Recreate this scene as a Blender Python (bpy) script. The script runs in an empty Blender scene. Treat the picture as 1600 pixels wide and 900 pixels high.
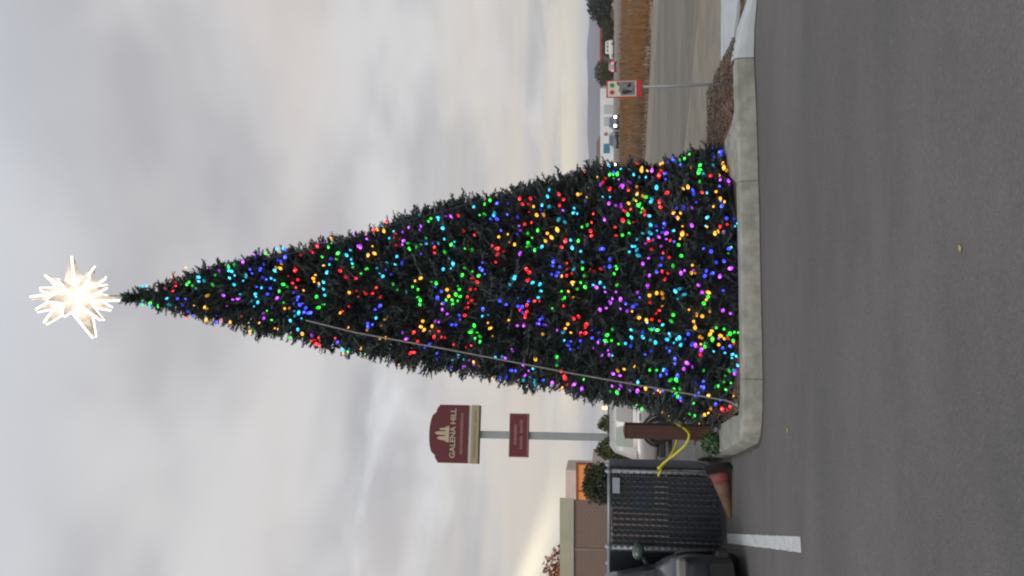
import bpy, math, random
from mathutils import Vector, Matrix, noise

# ------------------------------------------------------------------ camera, light, sky, exposure
S = bpy.context.scene
COL = S.collection
R = math.radians

EYE = 1.6
PITCH = math.atan(150 / 1250)
cam_data = bpy.data.cameras.new('camera')
cam_data.sensor_width = 36.0
cam_data.lens = 28.125
cam_data.clip_start = 0.05
cam_data.clip_end = 20000
cam = bpy.data.objects.new('camera', cam_data)
COL.objects.link(cam)
# the phone was held on its side: image-right is down, image-up is to the right
fw = Vector((0, math.cos(PITCH), math.sin(PITCH)))
up = Vector((0, -math.sin(PITCH), math.cos(PITCH)))
m = Matrix((-up, Vector((1, 0, 0)), -fw)).transposed().to_4x4()
m.translation = (0, 0, EYE)
cam.matrix_world = m
S.camera = cam

S.view_settings.view_transform = 'Standard'
S.view_settings.look = 'None'
S.view_settings.exposure = 0.0
S.view_settings.gamma = 1.0
S.view_settings.use_curve_mapping = False
S.render.engine = 'CYCLES'
S.cycles.max_bounces = 6
S.cycles.diffuse_bounces = 3
S.cycles.glossy_bounces = 3
S.cycles.volume_bounces = 0
S.cycles.use_denoising = True
S.cycles.pixel_filter_type = 'BLACKMAN_HARRIS'
S.cycles.filter_width = 2.1               # a phone picture: soft at the pixel

SUN_EL, SUN_AZ = R(42), R(200)            # azimuth clockwise from +Y: behind the camera, high in the overcast
sun_data = bpy.data.lights.new('sun', 'SUN')
sun_data.energy = 1.2
sun_data.angle = R(40)
sun_data.color = (1.0, 0.95, 0.9)
sun = bpy.data.objects.new('sun', sun_data)
COL.objects.link(sun)
sd = Vector((math.sin(SUN_AZ) * math.cos(SUN_EL), math.cos(SUN_AZ) * math.cos(SUN_EL), math.sin(SUN_EL)))
sun.rotation_euler = sd.to_track_quat('Z', 'Y').to_euler()


class NT:
    """small helper to write node graphs"""
    def __init__(self, tree):
        self.t = tree
        self.n = tree.nodes
        self.l = tree.links

    def node(self, kind, **kw):
        nd = self.n.new(kind)
        for k, v in kw.items():
            setattr(nd, k, v)
        return nd

    def put(self, sock, v):
        if hasattr(v, 'links') or isinstance(v, bpy.types.NodeSocket):
            self.l.new(v, sock)
        else:
            if isinstance(v, (tuple, list)) and len(v) == 3 and sock.type == 'RGBA':
                v = (*v, 1)
            sock.default_value = v

    def math(self, op, a, b=None, clamp=False):
        nd = self.node('ShaderNodeMath', operation=op, use_clamp=clamp)
        self.put(nd.inputs[0], a)
        if b is not None:
            self.put(nd.inputs[1], b)
        return nd.outputs[0]

    def noise(self, vec, scale, detail=4, rough=0.55, dist=0.0, seed=None):
        nd = self.node('ShaderNodeTexNoise')
        if seed is not None:
            nd.noise_dimensions = '4D'
            nd.inputs['W'].default_value = seed
        if vec is not None:
            self.l.new(vec, nd.inputs['Vector'])
        nd.inputs['Scale'].default_value = scale
        nd.inputs['Detail'].default_value = detail
        nd.inputs['Roughness'].default_value = rough
        nd.inputs['Distortion'].default_value = dist
        return nd.outputs[0]

    def mix(self, fac, a, b):
        nd = self.node('ShaderNodeMix', data_type='RGBA')
        self.put(nd.inputs[0], fac)
        self.put(nd.inputs[6], a)
        self.put(nd.inputs[7], b)
        return nd.outputs[2]

    def remap(self, v, a, b, c=0.0, d=1.0):
        nd = self.node('ShaderNodeMapRange', interpolation_type='SMOOTHSTEP')
        self.put(nd.inputs[0], v)
        for i, q in enumerate((a, b, c, d)):
            nd.inputs[i + 1].default_value = q
        return nd.outputs[0]

    def scale(self, vec, s):
        nd = self.node('ShaderNodeMapping')
        self.l.new(vec, nd.inputs[0])
        nd.inputs['Scale'].default_value = s
        return nd.outputs[0]


world = bpy.data.worlds.new('World')
S.world = world
world.use_nodes = True
w = NT(world.node_tree)
w.n.clear()
SKY_STRENGTH = 0.12
tc = w.node('ShaderNodeTexCoord')
sep = w.node('ShaderNodeSeparateXYZ')
w.l.new(tc.outputs['Generated'], sep.inputs[0])
zz = w.math('MAXIMUM', sep.outputs[2], 0.0)
den = w.math('ADD', zz, 0.16)
comb = w.node('ShaderNodeCombineXYZ')
w.l.new(w.math('DIVIDE', sep.outputs[0], den), comb.inputs[0])
w.l.new(w.math('DIVIDE', sep.outputs[1], den), comb.inputs[1])
cv = comb.outputs[0]
n1 = w.noise(cv, 1.7, 3, 0.45, 0.3, 3.1)
n2 = w.noise(cv, 0.75, 3, 0.5, 0.2, 9.4)
n3 = w.noise(cv, 1.5, 4, 0.5, 0.6, 5.3)
K = 10.0                                   # the sky node's own units


def kc(c):
    return tuple(q * K for q in c)


cloud = w.mix(w.remap(n1, 0.38, 0.62), kc((0.418, 0.412, 0.424)), kc((0.600, 0.588, 0.582)))
cloud = w.mix(w.remap(n2, 0.48, 0.66, 0, 0.70), cloud, kc((0.585, 0.520, 0.480)))
cloud = w.mix(w.remap(n3, 0.58, 0.74, 0, 0.75), cloud, kc((0.71, 0.72, 0.74)))
n5 = w.noise(cv, 4.2, 3, 0.5, 0.5, 7.7)
cloud = w.mix(w.remap(n5, 0.42, 0.66, 0, 0.16), cloud, kc((0.68, 0.67, 0.67)))
cloud = w.mix(w.remap(n5, 0.48, 0.30, 0, 0.15), cloud, kc((0.37, 0.36, 0.375)))
# thinner, bluer cloud higher up
cloud = w.mix(w.remap(sep.outputs[2], 0.50, 0.72, 0, 0.75), cloud, kc((0.54, 0.575, 0.64)))
# warm evening band low over the horizon
lowv = w.scale(tc.outputs['Generated'], (2.2, 2.2, 26.0))
n4 = w.noise(lowv, 1.6, 4, 0.5, 0.3, 2.2)
band = w.math('MULTIPLY', w.remap(sep.outputs[2], 0.30, 0.03), w.remap(n4, 0.36, 0.62, 0.15, 0.9))
cloud = w.mix(band, cloud, kc((0.64, 0.57, 0.475)))
lowb = w.math('MULTIPLY', w.remap(w.math('ABSOLUTE', w.math('SUBTRACT', sep.outputs[2], 0.050)), 0.030, 0.0), w.remap(n4, 0.36, 0.60, 0.25, 0.85))
cloud = w.mix(lowb, cloud, kc((0.80, 0.72, 0.56)))
# gap of bright sky where the sun has gone, low on the left, its lower edge sloping down to the right
az = w.math('DIVIDE', sep.outputs[0], w.math('MAXIMUM', sep.outputs[1], 0.05))
cz = w.math('SUBTRACT', -0.016, w.math('MULTIPLY', az, 0.30))
dz = w.math('ABSOLUTE', w.math('SUBTRACT', sep.outputs[2], cz))
gap = w.math('MULTIPLY', w.remap(dz, 0.024, 0.0), w.remap(az, -0.20, -0.36, 0, 1))
front = w.remap(sep.outputs[1], 0.2, 0.6)
cloud = w.mix(w.math('MULTIPLY', gap, front), cloud, kc((1.05, 0.93, 0.70)))
sky = w.node('ShaderNodeTexSky', sky_type='NISHITA')
sky.sun_disc = False
sky.sun_elevation = SUN_EL
sky.sun_rotation = SUN_AZ
sky.dust_density = 2.0
final = w.mix(0.93, sky.outputs[0], cloud)
bg = w.node('ShaderNodeBackground')
w.l.new(final, bg.inputs[0])
bg.inputs[1].default_value = SKY_STRENGTH
wo = w.node('ShaderNodeOutputWorld')
w.l.new(bg.outputs[0], wo.inputs[0])

# ------------------------------------------------------------------ helpers
rng = random.Random(11)


class MB:
    """collects faces and links them as one mesh object"""
    def __init__(self):
        self.v, self.f, self.mi = [], [], []

    def face(self, pts, mi=0):
        b = len(self.v)
        self.v += [tuple(p) for p in pts]
        self.f.append(tuple(range(b, b + len(pts))))
        self.mi.append(mi)

    def mesh(self, v, f, M=None, mi=0):
        b = len(self.v)
        if M is not None:
            v = [tuple(M @ Vector(p)) for p in v]
        self.v += [tuple(p) for p in v]
        self.f += [tuple(i + b for i in q) for q in f]
        self.mi += [mi] * len(f)

    def box(self, c, s, M=None, mi=0, ch=0.0):
        x, y, z = c
        ch = min(ch, min(s) * .3)
        a, b, d = s[0] / 2, s[1] / 2, s[2] / 2
        if ch <= 0:
            v = [(x + i * a, y + j * b, z + k * d) for i in (-1, 1) for j in (-1, 1) for k in (-1, 1)]
            f = [(0, 1, 3, 2), (4, 6, 7, 5), (0, 4, 5, 1), (2, 3, 7, 6), (0, 2, 6, 4), (1, 5, 7, 3)]
            self.mesh(v, f, M, mi)
        else:                               # chamfered vertical edges, top and bottom
            self.loft([[(x + px * (a - e), y + py * (b - e), z + pz) for px, py in
                        self._oct(a - e, b - e, ch)] for e, pz in
                       ((ch, -d), (0, -d + ch), (0, d - ch), (ch, d))], True, M, mi)

    @staticmethod
    def _oct(a, b, ch):
        u, w_ = 1 - ch / max(a, 1e-6), 1 - ch / max(b, 1e-6)
        return [(1, -w_), (1, w_), (u, 1), (-u, 1), (-1, w_), (-1, -w_), (-u, -1), (u, -1)]

    def loft(self, rings, caps=True, M=None, mi=0, closed=True):
        n = len(rings[0])
        v = [p for r_ in rings for p in r_]
        f = []
        for i in range(len(rings) - 1):
            for j in range(n if closed else n - 1):
                k = (j + 1) % n
                f.append((i * n + j, i * n + k, (i + 1) * n + k, (i + 1) * n + j))
        if caps:
            f.append(tuple(reversed(range(n))))
            f.append(tuple(range((len(rings) - 1) * n, len(rings) * n)))
        self.mesh(v, f, M, mi)

    def tube(self, pts, r, n=8, mi=0, caps=True):
        pts = [Vector(p) for p in pts]
        rr = r if isinstance(r, (list, tuple)) else [r] * len(pts)
        rings = []
        for i, p in enumerate(pts):
            t = (pts[min(i + 1, len(pts) - 1)] - pts[max(i - 1, 0)]).normalized()
            a = t.cross(Vector((0, 0, 1)))
            if a.length < 0.05:
                a = t.cross(Vector((1, 0, 0)))
            a.normalize()
            b = t.cross(a)
            rings.append([tuple(p + (a * math.cos(2 * math.pi * k / n) + b * math.sin(2 * math.pi * k / n)) * rr[i])
                          for k in range(n)])
        self.loft(rings, caps, None, mi)

    def lathe(self, prof, n=16, M=None, mi=0, caps=True):
        """profile of (radius, z) turned about Z"""
        rings = [[(r_ * math.cos(2 * math.pi * k / n), r_ * math.sin(2 * math.pi * k / n), z) for k in range(n)]
                 for r_, z in prof]
        self.loft(rings, caps, M, mi)

    def prism(self, outline, a, b, axis='y', mi=0, M=None):
        """outline of 2-D points pushed from a to b along an axis"""
        def P(p, q):
            if axis == 'y':
                return (p[0], q, p[1])
            if axis == 'x':
                return (q, p[0], p[1])
            return (p[0], p[1], q)
        self.loft([[P(p, a) for p in outline], [P(p, b) for p in outline]], True, M, mi)

    def build(self, name, mats, parent=None, smooth=False, loc=None, fix=True):
        me = bpy.data.meshes.new(name)
        me.from_pydata(self.v, [], self.f)
        for q in (mats if isinstance(mats, (list, tuple)) else [mats]):
            me.materials.append(q)
        if any(self.mi):
            me.polygons.foreach_set('material_index', self.mi)
        if smooth:
            me.polygons.foreach_set('use_smooth', [True] * len(self.f))
        if fix and len(self.f) < 20000:
            import bmesh
            bm = bmesh.new()
            bm.from_mesh(me)
            bmesh.ops.recalc_face_normals(bm, faces=bm.faces)
            bm.to_mesh(me)
            bm.free()
        me.update()
        o = bpy.data.objects.new(name, me)
        COL.objects.link(o)
        if loc is not None:
            o.location = loc
        if parent is not None:
            o.parent = parent
        return o


def bevel(o, width, seg=2):
    b = o.modifiers.new('bevel', 'BEVEL')
    b.width = width
    b.segments = seg
    b.limit_method = 'ANGLE'
    return o


def subsurf(o, lv=2):
    s = o.modifiers.new('subsurf', 'SUBSURF')
    s.levels = s.render_levels = lv
    o.data.polygons.foreach_set('use_smooth', [True] * len(o.data.polygons))
    return o


def tag(o, label=None, cat=None, group=None, kind=None):
    for k, v in (('label', label), ('category', cat), ('group', group), ('kind', kind)):
        if v:
            o[k] = v
    return o


def thing(name, label, cat, loc=(0, 0, 0), rz=0.0, group=None):
    o = bpy.data.objects.new(name, None)
    o.empty_display_size = 0.2
    COL.objects.link(o)
    o.location = loc
    o.rotation_euler = (0, 0, rz)
    return tag(o, label, cat, group)


def mat(name, col, rough=0.7, var=0.18, scale=6.0, bump=0.0, bscale=60.0, metal=0.0, spec=0.5, col2=None, c2=(0.5, 0.7),
        coat=0.0, stretch=None, trans=0.0):
    mt = bpy.data.materials.new(name)
    mt.use_nodes = True
    q = NT(mt.node_tree)
    b = q.n['Principled BSDF']
    t = q.node('ShaderNodeTexCoord').outputs['Object']
    if stretch:
        t = q.scale(t, stretch)
    n_ = q.noise(t, scale, 5, 0.6)
    f = q.remap(n_, 0.3, 0.7)
    c = q.mix(f, tuple(x * (1 - var) for x in col), tuple(min(1, x * (1 + var)) for x in col))
    if col2:
        c = q.mix(q.remap(q.noise(t, scale * 0.45, 4, 0.6, 0.4, 4.0), c2[0], c2[1]), c, col2)
    q.l.new(c, b.inputs['Base Color'])
    q.l.new(q.remap(n_, 0.2, 0.8, max(0.02, rough - 0.08), min(1, rough + 0.08)), b.inputs['Roughness'])
    b.inputs['Metallic'].default_value = metal
    b.inputs['Specular IOR Level'].default_value = spec
    b.inputs['Coat Weight'].default_value = coat
    if trans:
        b.inputs['Transmission Weight'].default_value = trans
    if bump:
        bn = q.node('ShaderNodeBump')
        bn.inputs['Strength'].default_value = bump
        bn.inputs['Distance'].default_value = 0.01
        q.l.new(q.noise(t, bscale, 4, 0.65), bn.inputs['Height'])
        q.l.new(bn.outputs[0], b.inputs['Normal'])
    return mt


def glow(name, col, strength, base=(0.1, 0.1, 0.1)):
    mt = bpy.data.materials.new(name)
    mt.use_nodes = True
    b = mt.node_tree.nodes['Principled BSDF']
    b.inputs['Base Color'].default_value = (*base, 1)
    b.inputs['Roughness'].default_value = 0.3
    b.inputs['Emission Color'].default_value = (*col, 1)
    b.inputs['Emission Strength'].default_value = strength
    return mt


def asphalt(name, col, warm, stains=True):
    mt = bpy.data.materials.new(name)
    mt.use_nodes = True
    q = NT(mt.node_tree)
    b = q.n['Principled BSDF']
    t = q.node('ShaderNodeTexCoord').outputs['Object']
    big = q.noise(q.scale(t, (0.30, 0.9, 1)), 0.9, 5, 0.6, 0.5, 1.7)
    mid = q.noise(q.scale(t, (0.7, 1.3, 1)), 2.6, 6, 0.65, 0.4, 8.0)
    fine = q.noise(t, 42, 4, 0.75)
    v = q.node('ShaderNodeTexVoronoi')
    q.l.new(t, v.inputs['Vector'])
    v.inputs['Scale'].default_value = 85
    c = q.mix(q.remap(big, 0.33, 0.67), tuple(x * 0.88 for x in col), tuple(x * 1.06 for x in warm))
    c = q.mix(q.remap(mid, 0.40, 0.72, 0.0, 0.25), c, tuple(x * 0.62 for x in col))
    spot = q.noise(t, 9.0, 5, 0.6, 0.3, 21.0)
    c = q.mix(q.remap(spot, 0.50, 0.70, 0.0, 0.16), c, tuple(x * 0.6 for x in col))
    c = q.mix(q.remap(fine, 0.42, 0.70, 0.0, 0.42), c, tuple(x * 0.55 for x in col))
    c = q.mix(q.remap(v.outputs['Color'], 0.62, 0.98, 0.0, 0.22), c, tuple(min(1, x * 1.7) for x in warm))
    q.l.new(c, b.inputs['Base Color'])
    b.inputs['Roughness'].default_value = 0.88
    b.inputs['Specular IOR Level'].default_value = 0.35
    bn = q.node('ShaderNodeBump')
    bn.inputs['Strength'].default_value = 0.55
    bn.inputs['Distance'].default_value = 0.008
    h = q.math('ADD', q.math('MULTIPLY', fine, 0.6), v.outputs['Distance'])
    q.l.new(h, bn.inputs['Height'])
    q.l.new(bn.outputs[0], b.inputs['Normal'])
    return mt


M_ = {}
M_['asphalt'] = asphalt('worn_asphalt', (0.134, 0.130, 0.125), (0.150, 0.143, 0.137))
M_['road'] = asphalt('pale_road_asphalt', (0.178, 0.162, 0.136), (0.215, 0.195, 0.162))
M_['dirt'] = mat('dry_dirt', (0.25, 0.21, 0.155), 0.95, 0.25, 0.8, 0.6, 30, col2=(0.17, 0.14, 0.10), c2=(0.45, 0.75))
M_['shoulder'] = mat('sandy_shoulder', (0.225, 0.20, 0.158), 0.95, 0.2, 1.2, 0.6, 40, col2=(0.22, 0.19, 0.15), c2=(0.5, 0.7))
M_['mulch'] = mat('bark_mulch', (0.12, 0.085, 0.062), 0.95, 0.5, 14, 1.0, 60, col2=(0.24, 0.17, 0.12), c2=(0.5, 0.65))
M_['kerb'] = mat('kerb_concrete', (0.32, 0.32, 0.28), 0.9, 0.2, 7, 0.6, 70, col2=(0.22, 0.23, 0.19), c2=(0.5, 0.74))
M_['kerb_new'] = mat('pale_concrete', (0.46, 0.50, 0.525), 0.88, 0.07, 5, 0.25, 90, col2=(0.36, 0.39, 0.41), c2=(0.5, 0.75))
M_['white_paint'] = mat('worn_white_paint', (0.52, 0.54, 0.54), 0.8, 0.12, 9, 0.4, 80, col2=(0.25, 0.25, 0.25), c2=(0.60, 0.74))
M_['needle'] = mat('artificial_needles', (0.033, 0.046, 0.046), 0.7, 0.4, 3.0, spec=0.25)
M_['needle_light'] = mat('pale_artificial_needles', (0.078, 0.098, 0.096), 0.7, 0.35, 3.0, spec=0.25)
M_['core'] = mat('tree_frame_netting', (0.012, 0.016, 0.014), 0.9, 0.3, 8)
M_['wire'] = mat('guy_cable', (0.22, 0.21, 0.19), 0.6, 0.2, 20)
M_['string_wire'] = mat('dark_green_wire', (0.01, 0.02, 0.014), 0.6)
M_['bark'] = mat('bark', (0.09, 0.065, 0.045), 0.9, 0.3, 12, 0.8, 40)
M_['post'] = mat('brown_stained_post', (0.085, 0.034, 0.022), 0.75, 0.22, 3, 0.4, 30, stretch=(9, 9, 1))
M_['cord'] = mat('yellow_cord', (0.62, 0.55, 0.02), 0.5, 0.12, 14)
M_['slat'] = mat('dark_privacy_slat', (0.016, 0.021, 0.028), 0.55, 0.35, 2.0)
M_['slat_highlight'] = mat('grey_slat_highlight', (0.135, 0.14, 0.155), 0.5, 0.3, 1.5)
M_['mesh'] = mat('dark_coated_mesh', (0.048, 0.060, 0.074), 0.5, 0.2)
M_['galv'] = mat('galvanised_steel', (0.30, 0.33, 0.35), 0.45, 0.12, 10, metal=0.35)
M_['pole'] = mat('grey_pole_paint', (0.33, 0.36, 0.37), 0.5, 0.06, 3)
M_['burgundy'] = mat('burgundy_sign_paint', (0.118, 0.012, 0.020), 0.5, 0.08, 2)
M_['burgundy2'] = mat('faded_burgundy_sign_paint', (0.150, 0.016, 0.028), 0.5, 0.08, 2)
M_['khaki'] = mat('khaki_sign_paint', (0.36, 0.33, 0.20), 0.55, 0.06, 2)
M_['cream'] = mat('cream_lettering', (0.50, 0.44, 0.30), 0.6, 0.06, 3)
M_['faint_letter'] = mat('faint_rose_lettering', (0.33, 0.17, 0.16), 0.6, 0.06, 3)
M_['khaki_letter'] = mat('olive_lettering', (0.25, 0.24, 0.12), 0.6, 0.06, 3)
M_['edge'] = mat('pale_sign_rail', (0.62, 0.60, 0.56), 0.5, 0.05, 3)
M_['tan_trim'] = mat('tan_parapet', (0.44, 0.43, 0.32), 0.85, 0.07, 2, 0.2, 30)
M_['white_wall'] = mat('white_painted_wall', (0.78, 0.82, 0.84), 0.8, 0.05, 0.3)
M_['blush_wall'] = mat('blush_painted_wall', (0.62, 0.53, 0.48), 0.8, 0.06, 0.6)
M_['red_trim'] = mat('red_trim_paint', (0.30, 0.05, 0.03), 0.6, 0.1, 2)
M_['roof_brown'] = mat('brown_roofing', (0.15, 0.10, 0.075), 0.85, 0.2, 3)
M_['blue_panel'] = mat('blue_panel_paint', (0.035, 0.22, 0.36), 0.6, 0.08, 2)
M_['hedge'] = mat('dark_hedge_leaf', (0.030, 0.042, 0.016), 0.75, 0.45, 6, spec=0.3)
M_['conifer'] = mat('olive_conifer_leaf', (0.072, 0.080, 0.020), 0.75, 0.45, 6, spec=0.3)
M_['far_tree'] = mat('far_dark_leaf', (0.022, 0.030, 0.016), 0.8, 0.4, 1, spec=0.2)
M_['far_olive'] = mat('far_olive_leaf', (0.050, 0.060, 0.014), 0.8, 0.4, 1, spec=0.2)
M_['autumn'] = mat('russet_autumn_leaf', (0.30, 0.085, 0.022), 0.75, 0.3, 4, spec=0.3)
M_['green_leaf'] = mat('bright_green_leaf', (0.045, 0.11, 0.035), 0.6, 0.35, 14, spec=0.4)
M_['grass'] = mat('dry_orange_grass', (0.265, 0.132, 0.048), 0.9, 0.4, 0.45, spec=0.2, col2=(0.20, 0.15, 0.105), c2=(0.42, 0.60))
M_['litter'] = mat('matted_grass_litter', (0.19, 0.135, 0.085), 0.95, 0.35, 0.6, 0.6, 12, col2=(0.23, 0.19, 0.14), c2=(0.45, 0.62))
M_['brush'] = mat('dry_brown_brush', (0.15, 0.10, 0.062), 0.9, 0.35, 0.5, spec=0.2)
M_['hill'] = mat('bare_hillside', (0.165, 0.158, 0.172), 0.95, 0.2, 0.006, col2=(0.12, 0.12, 0.125), c2=(0.45, 0.65))
M_['paint_silver'] = mat('silver_car_paint', (0.42, 0.41, 0.40), 0.32, 0.03, 2, metal=0.25, coat=0.5)
M_['paint_blue'] = mat('slate_blue_car_paint', (0.09, 0.12, 0.18), 0.35, 0.05, 2, coat=0.5)
M_['paint_white'] = mat('white_car_paint', (0.7, 0.7, 0.7), 0.35, 0.04, 2, coat=0.5)
M_['paint_grey'] = mat('grey_car_paint', (0.25, 0.26, 0.27), 0.35, 0.04, 2, coat=0.5)
M_['glass'] = mat('tinted_vehicle_glass', (0.10, 0.105, 0.105), 0.10, 0.1, 2, spec=0.7)
M_['glass_pale'] = mat('pale_reflecting_glass', (0.20, 0.20, 0.195), 0.16, 0.08, 2, spec=0.8)
M_['glass_green'] = mat('green_tinted_glass', (0.17, 0.23, 0.19), 0.15, 0.1, 2, spec=0.7)
M_['rubber'] = mat('black_rubber', (0.009, 0.009, 0.010), 0.85, 0.25, 10)
M_['plastic'] = mat('black_plastic', (0.022, 0.024, 0.025), 0.5, 0.2, 8)
M_['alloy'] = mat('grey_alloy', (0.10, 0.105, 0.115), 0.5, 0.08, 6, metal=0.7)
M_['dark_paint'] = mat('dark_blue_car_paint', (0.016, 0.020, 0.030), 0.35, 0.15, 3, coat=0.4)
M_['moto_mirror'] = mat('green_grey_mirror_shell', (0.055, 0.095, 0.085), 0.25, 0.15, 8, coat=0.6)
M_['cone'] = mat('faded_orange_cone', (0.24, 0.060, 0.045), 0.7, 0.15, 5)
M_['cone_tan'] = mat('dirty_cone_collar', (0.185, 0.105, 0.068), 0.8, 0.2, 8)
M_['red_sign'] = mat('red_sign_print', (0.52, 0.035, 0.04), 0.5, 0.06, 6)
M_['white_sign'] = mat('white_sign_print', (0.66, 0.62, 0.54), 0.5, 0.05, 6)
M_['grey_print'] = mat('grey_picture_print', (0.20, 0.23, 0.22), 0.5, 0.25, 22, col2=(0.12, 0.14, 0.13), c2=(0.5, 0.6))
M_['black_print'] = mat('black_print', (0.03, 0.03, 0.035), 0.5, 0.1)
M_['green_print'] = mat('green_print', (0.06, 0.24, 0.035), 0.5, 0.1)
M_['plate'] = mat('pale_blue_plate', (0.30, 0.33, 0.39), 0.5, 0.05, 8)
M_['bin'] = mat('dark_bin', (0.035, 0.037, 0.040), 0.6, 0.2, 3)
M_['blue_box'] = mat('blue_box', (0.045, 0.10, 0.26), 0.6, 0.15, 3)
M_['cream_box'] = mat('cream_box', (0.62, 0.58, 0.48), 0.7, 0.12, 4)
M_['leaf_litter'] = mat('yellowed_leaf', (0.50, 0.40, 0.16), 0.8, 0.2, 30)
def star_panel():
    mt = bpy.data.materials.new('pearl_star_panel')
    mt.use_nodes = True
    q = NT(mt.node_tree)
    b = q.n['Principled BSDF']
    t = q.node('ShaderNodeTexCoord').outputs['Object']
    ln = q.node('ShaderNodeVectorMath', operation='LENGTH')
    q.l.new(t, ln.inputs[0])
    nz = q.noise(t, 14, 3, .6)
    f = q.math('ADD', q.remap(ln.outputs['Value'], .10, .62, .95, .14), q.math('MULTIPLY', q.math('SUBTRACT', nz, .5), 1.1))
    q.l.new(q.math('MAXIMUM', f, .03), b.inputs['Emission Strength'])
    b.inputs['Emission Color'].default_value = (1.0, .90, .78, 1)
    b.inputs['Base Color'].default_value = (.56, .45, .34, 1)
    b.inputs['Roughness'].default_value = .4
    return mt


M_['star_face'] = star_panel()
M_['star_edge'] = glow('warm_white_led_rope', (1.0, 0.93, 0.80), 1.9, (0.8, 0.8, 0.8))
M_['star_core'] = glow('bright_star_centre', (1.0, 0.96, 0.90), 1.6, (0.8, 0.8, 0.8))
M_['headlight'] = glow('lit_headlight', (1.0, 0.98, 0.92), 9.0)
M_['taillight'] = glow('lit_tail_light', (1.0, 0.07, 0.14), 2.2)
M_['lamp'] = glow('lit_lamp_globe', (1.0, 0.82, 0.50), 1.3)
M_['orange_lit'] = glow('lit_orange_fascia', (1.0, 0.34, 0.06), 0.26, (0.5, 0.2, 0.05))
BULB_COL = {'R': (1.0, 0.004, 0.010), 'G': (0.010, 0.80, 0.035), 'C': (0.01, 0.52, 0.80),
            'B': (0.035, 0.055, 1.0), 'Y': (0.98, 0.40, 0.012), 'P': (0.48, 0.045, 0.90)}
BULB_NAME = {'R': 'red', 'G': 'green', 'C': 'cyan', 'B': 'blue', 'Y': 'amber', 'P': 'violet'}
for k_, c_ in BULB_COL.items():
    M_['bulb' + k_] = glow('lit_%s_bulb' % BULB_NAME[k_], c_, 1.7, tuple(min(1, x * 0.5 + 0.02) for x in c_))
    M_['hot' + k_] = glow('glowing_%s_core' % BULB_NAME[k_], tuple(x * .93 + .05 for x in c_), 3.0, (.5, .5, .5))
    M_['dim' + k_] = glow('dim_%s_bulb' % BULB_NAME[k_], c_, 0.42, tuple(min(1, x * 0.5 + 0.02) for x in c_))


def brick_mat():
    mt = bpy.data.materials.new('brown_brick_wall')
    mt.use_nodes = True
    q = NT(mt.node_tree)
    b = q.n['Principled BSDF']
    t = q.node('ShaderNodeTexCoord').outputs['Object']
    sp = q.node('ShaderNodeSeparateXYZ')
    q.l.new(t, sp.inputs[0])
    cb = q.node('ShaderNodeCombineXYZ')
    q.l.new(q.math('ADD', sp.outputs[0], sp.outputs[1]), cb.inputs[0])
    q.l.new(sp.outputs[2], cb.inputs[1])
    br = q.node('ShaderNodeTexBrick')
    q.l.new(cb.outputs[0], br.inputs['Vector'])
    br.inputs['Scale'].default_value = 1.0
    br.inputs['Brick Width'].default_value = 0.21
    br.inputs['Row Height'].default_value = 0.075
    br.inputs['Mortar Size'].default_value = 0.008
    br.inputs['Color1'].default_value = (0.225, 0.135, 0.105, 1)
    br.inputs['Color2'].default_value = (0.185, 0.125, 0.10, 1)
    br.inputs['Mortar'].default_value = (0.26, 0.21, 0.18, 1)
    c = q.mix(q.remap(q.noise(t, 1.2, 4), 0.35, 0.7, 0, 0.5), br.outputs[0], (0.19, 0.155, 0.125))
    q.l.new(c, b.inputs['Base Color'])
    b.inputs['Roughness'].default_value = 0.9
    return mt


M_['brick'] = brick_mat()

# ------------------------------------------------------------------ ground, road, lot
def sheet(name, pts, z, m_, parent=None):
    mb = MB()
    mb.face([(x, y, z) for x, y in pts])
    o = mb.build(name, m_, parent)
    if o.data.polygons[0].normal.z < 0:
        o.data.flip_normals()
    return tag(o, kind='structure')


sheet('ground', [(-3000, -3000), (3000, -3000), (3000, 3000), (-3000, 3000)], -0.045, M_['dirt'])
lot = MB()
lot.prism([(-60, -40), (45, -40), (45, 9.3), (-1.2, 9.3), (-1.2, 27.5), (-60, 27.5)], -0.15, 0.0, 'z')
tag(lot.build('parking_lot', M_['asphalt']), kind='structure')


def rd(n, t):
    """a point n metres across and t metres along the diagonal road beyond the island"""
    return (0.8 * n - 0.6 * t, 0.6 * n + 0.8 * t)


def wobble_strip(name, n0, n1, t0, t1, z, m_, amp=0.25, seed=0, step=1.5):
    r_ = random.Random(seed)
    k = int((t1 - t0) / step)
    mb = MB()
    A = [rd(n0 + r_.uniform(-amp, amp), t0 + i * step) for i in range(k + 1)]
    B = [rd(n1 + r_.uniform(-amp, amp), t0 + i * step) for i in range(k + 1)]
    for i in range(k):
        mb.face([(*A[i], z), (*B[i], z), (*B[i + 1], z), (*A[i + 1], z)])
    return tag(mb.build(name, m_), kind='structure')


wobble_strip('dirt_shoulder', 8.6, 13.7, -12, 45, -0.041, M_['shoulder'], 0.3, 1)
wobble_strip('road', 13.0, 23.2, -80, 140, -0.037, M_['road'], 0.10, 2, 2.5)
wobble_strip('far_shoulder', 22.6, 27.2, -60, 100, -0.041, M_['shoulder'], 0.35, 3)
wobble_strip('far_road', 75, 135, -160, 260, -0.035, M_['road'], 0.3, 4, 4)

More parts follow.
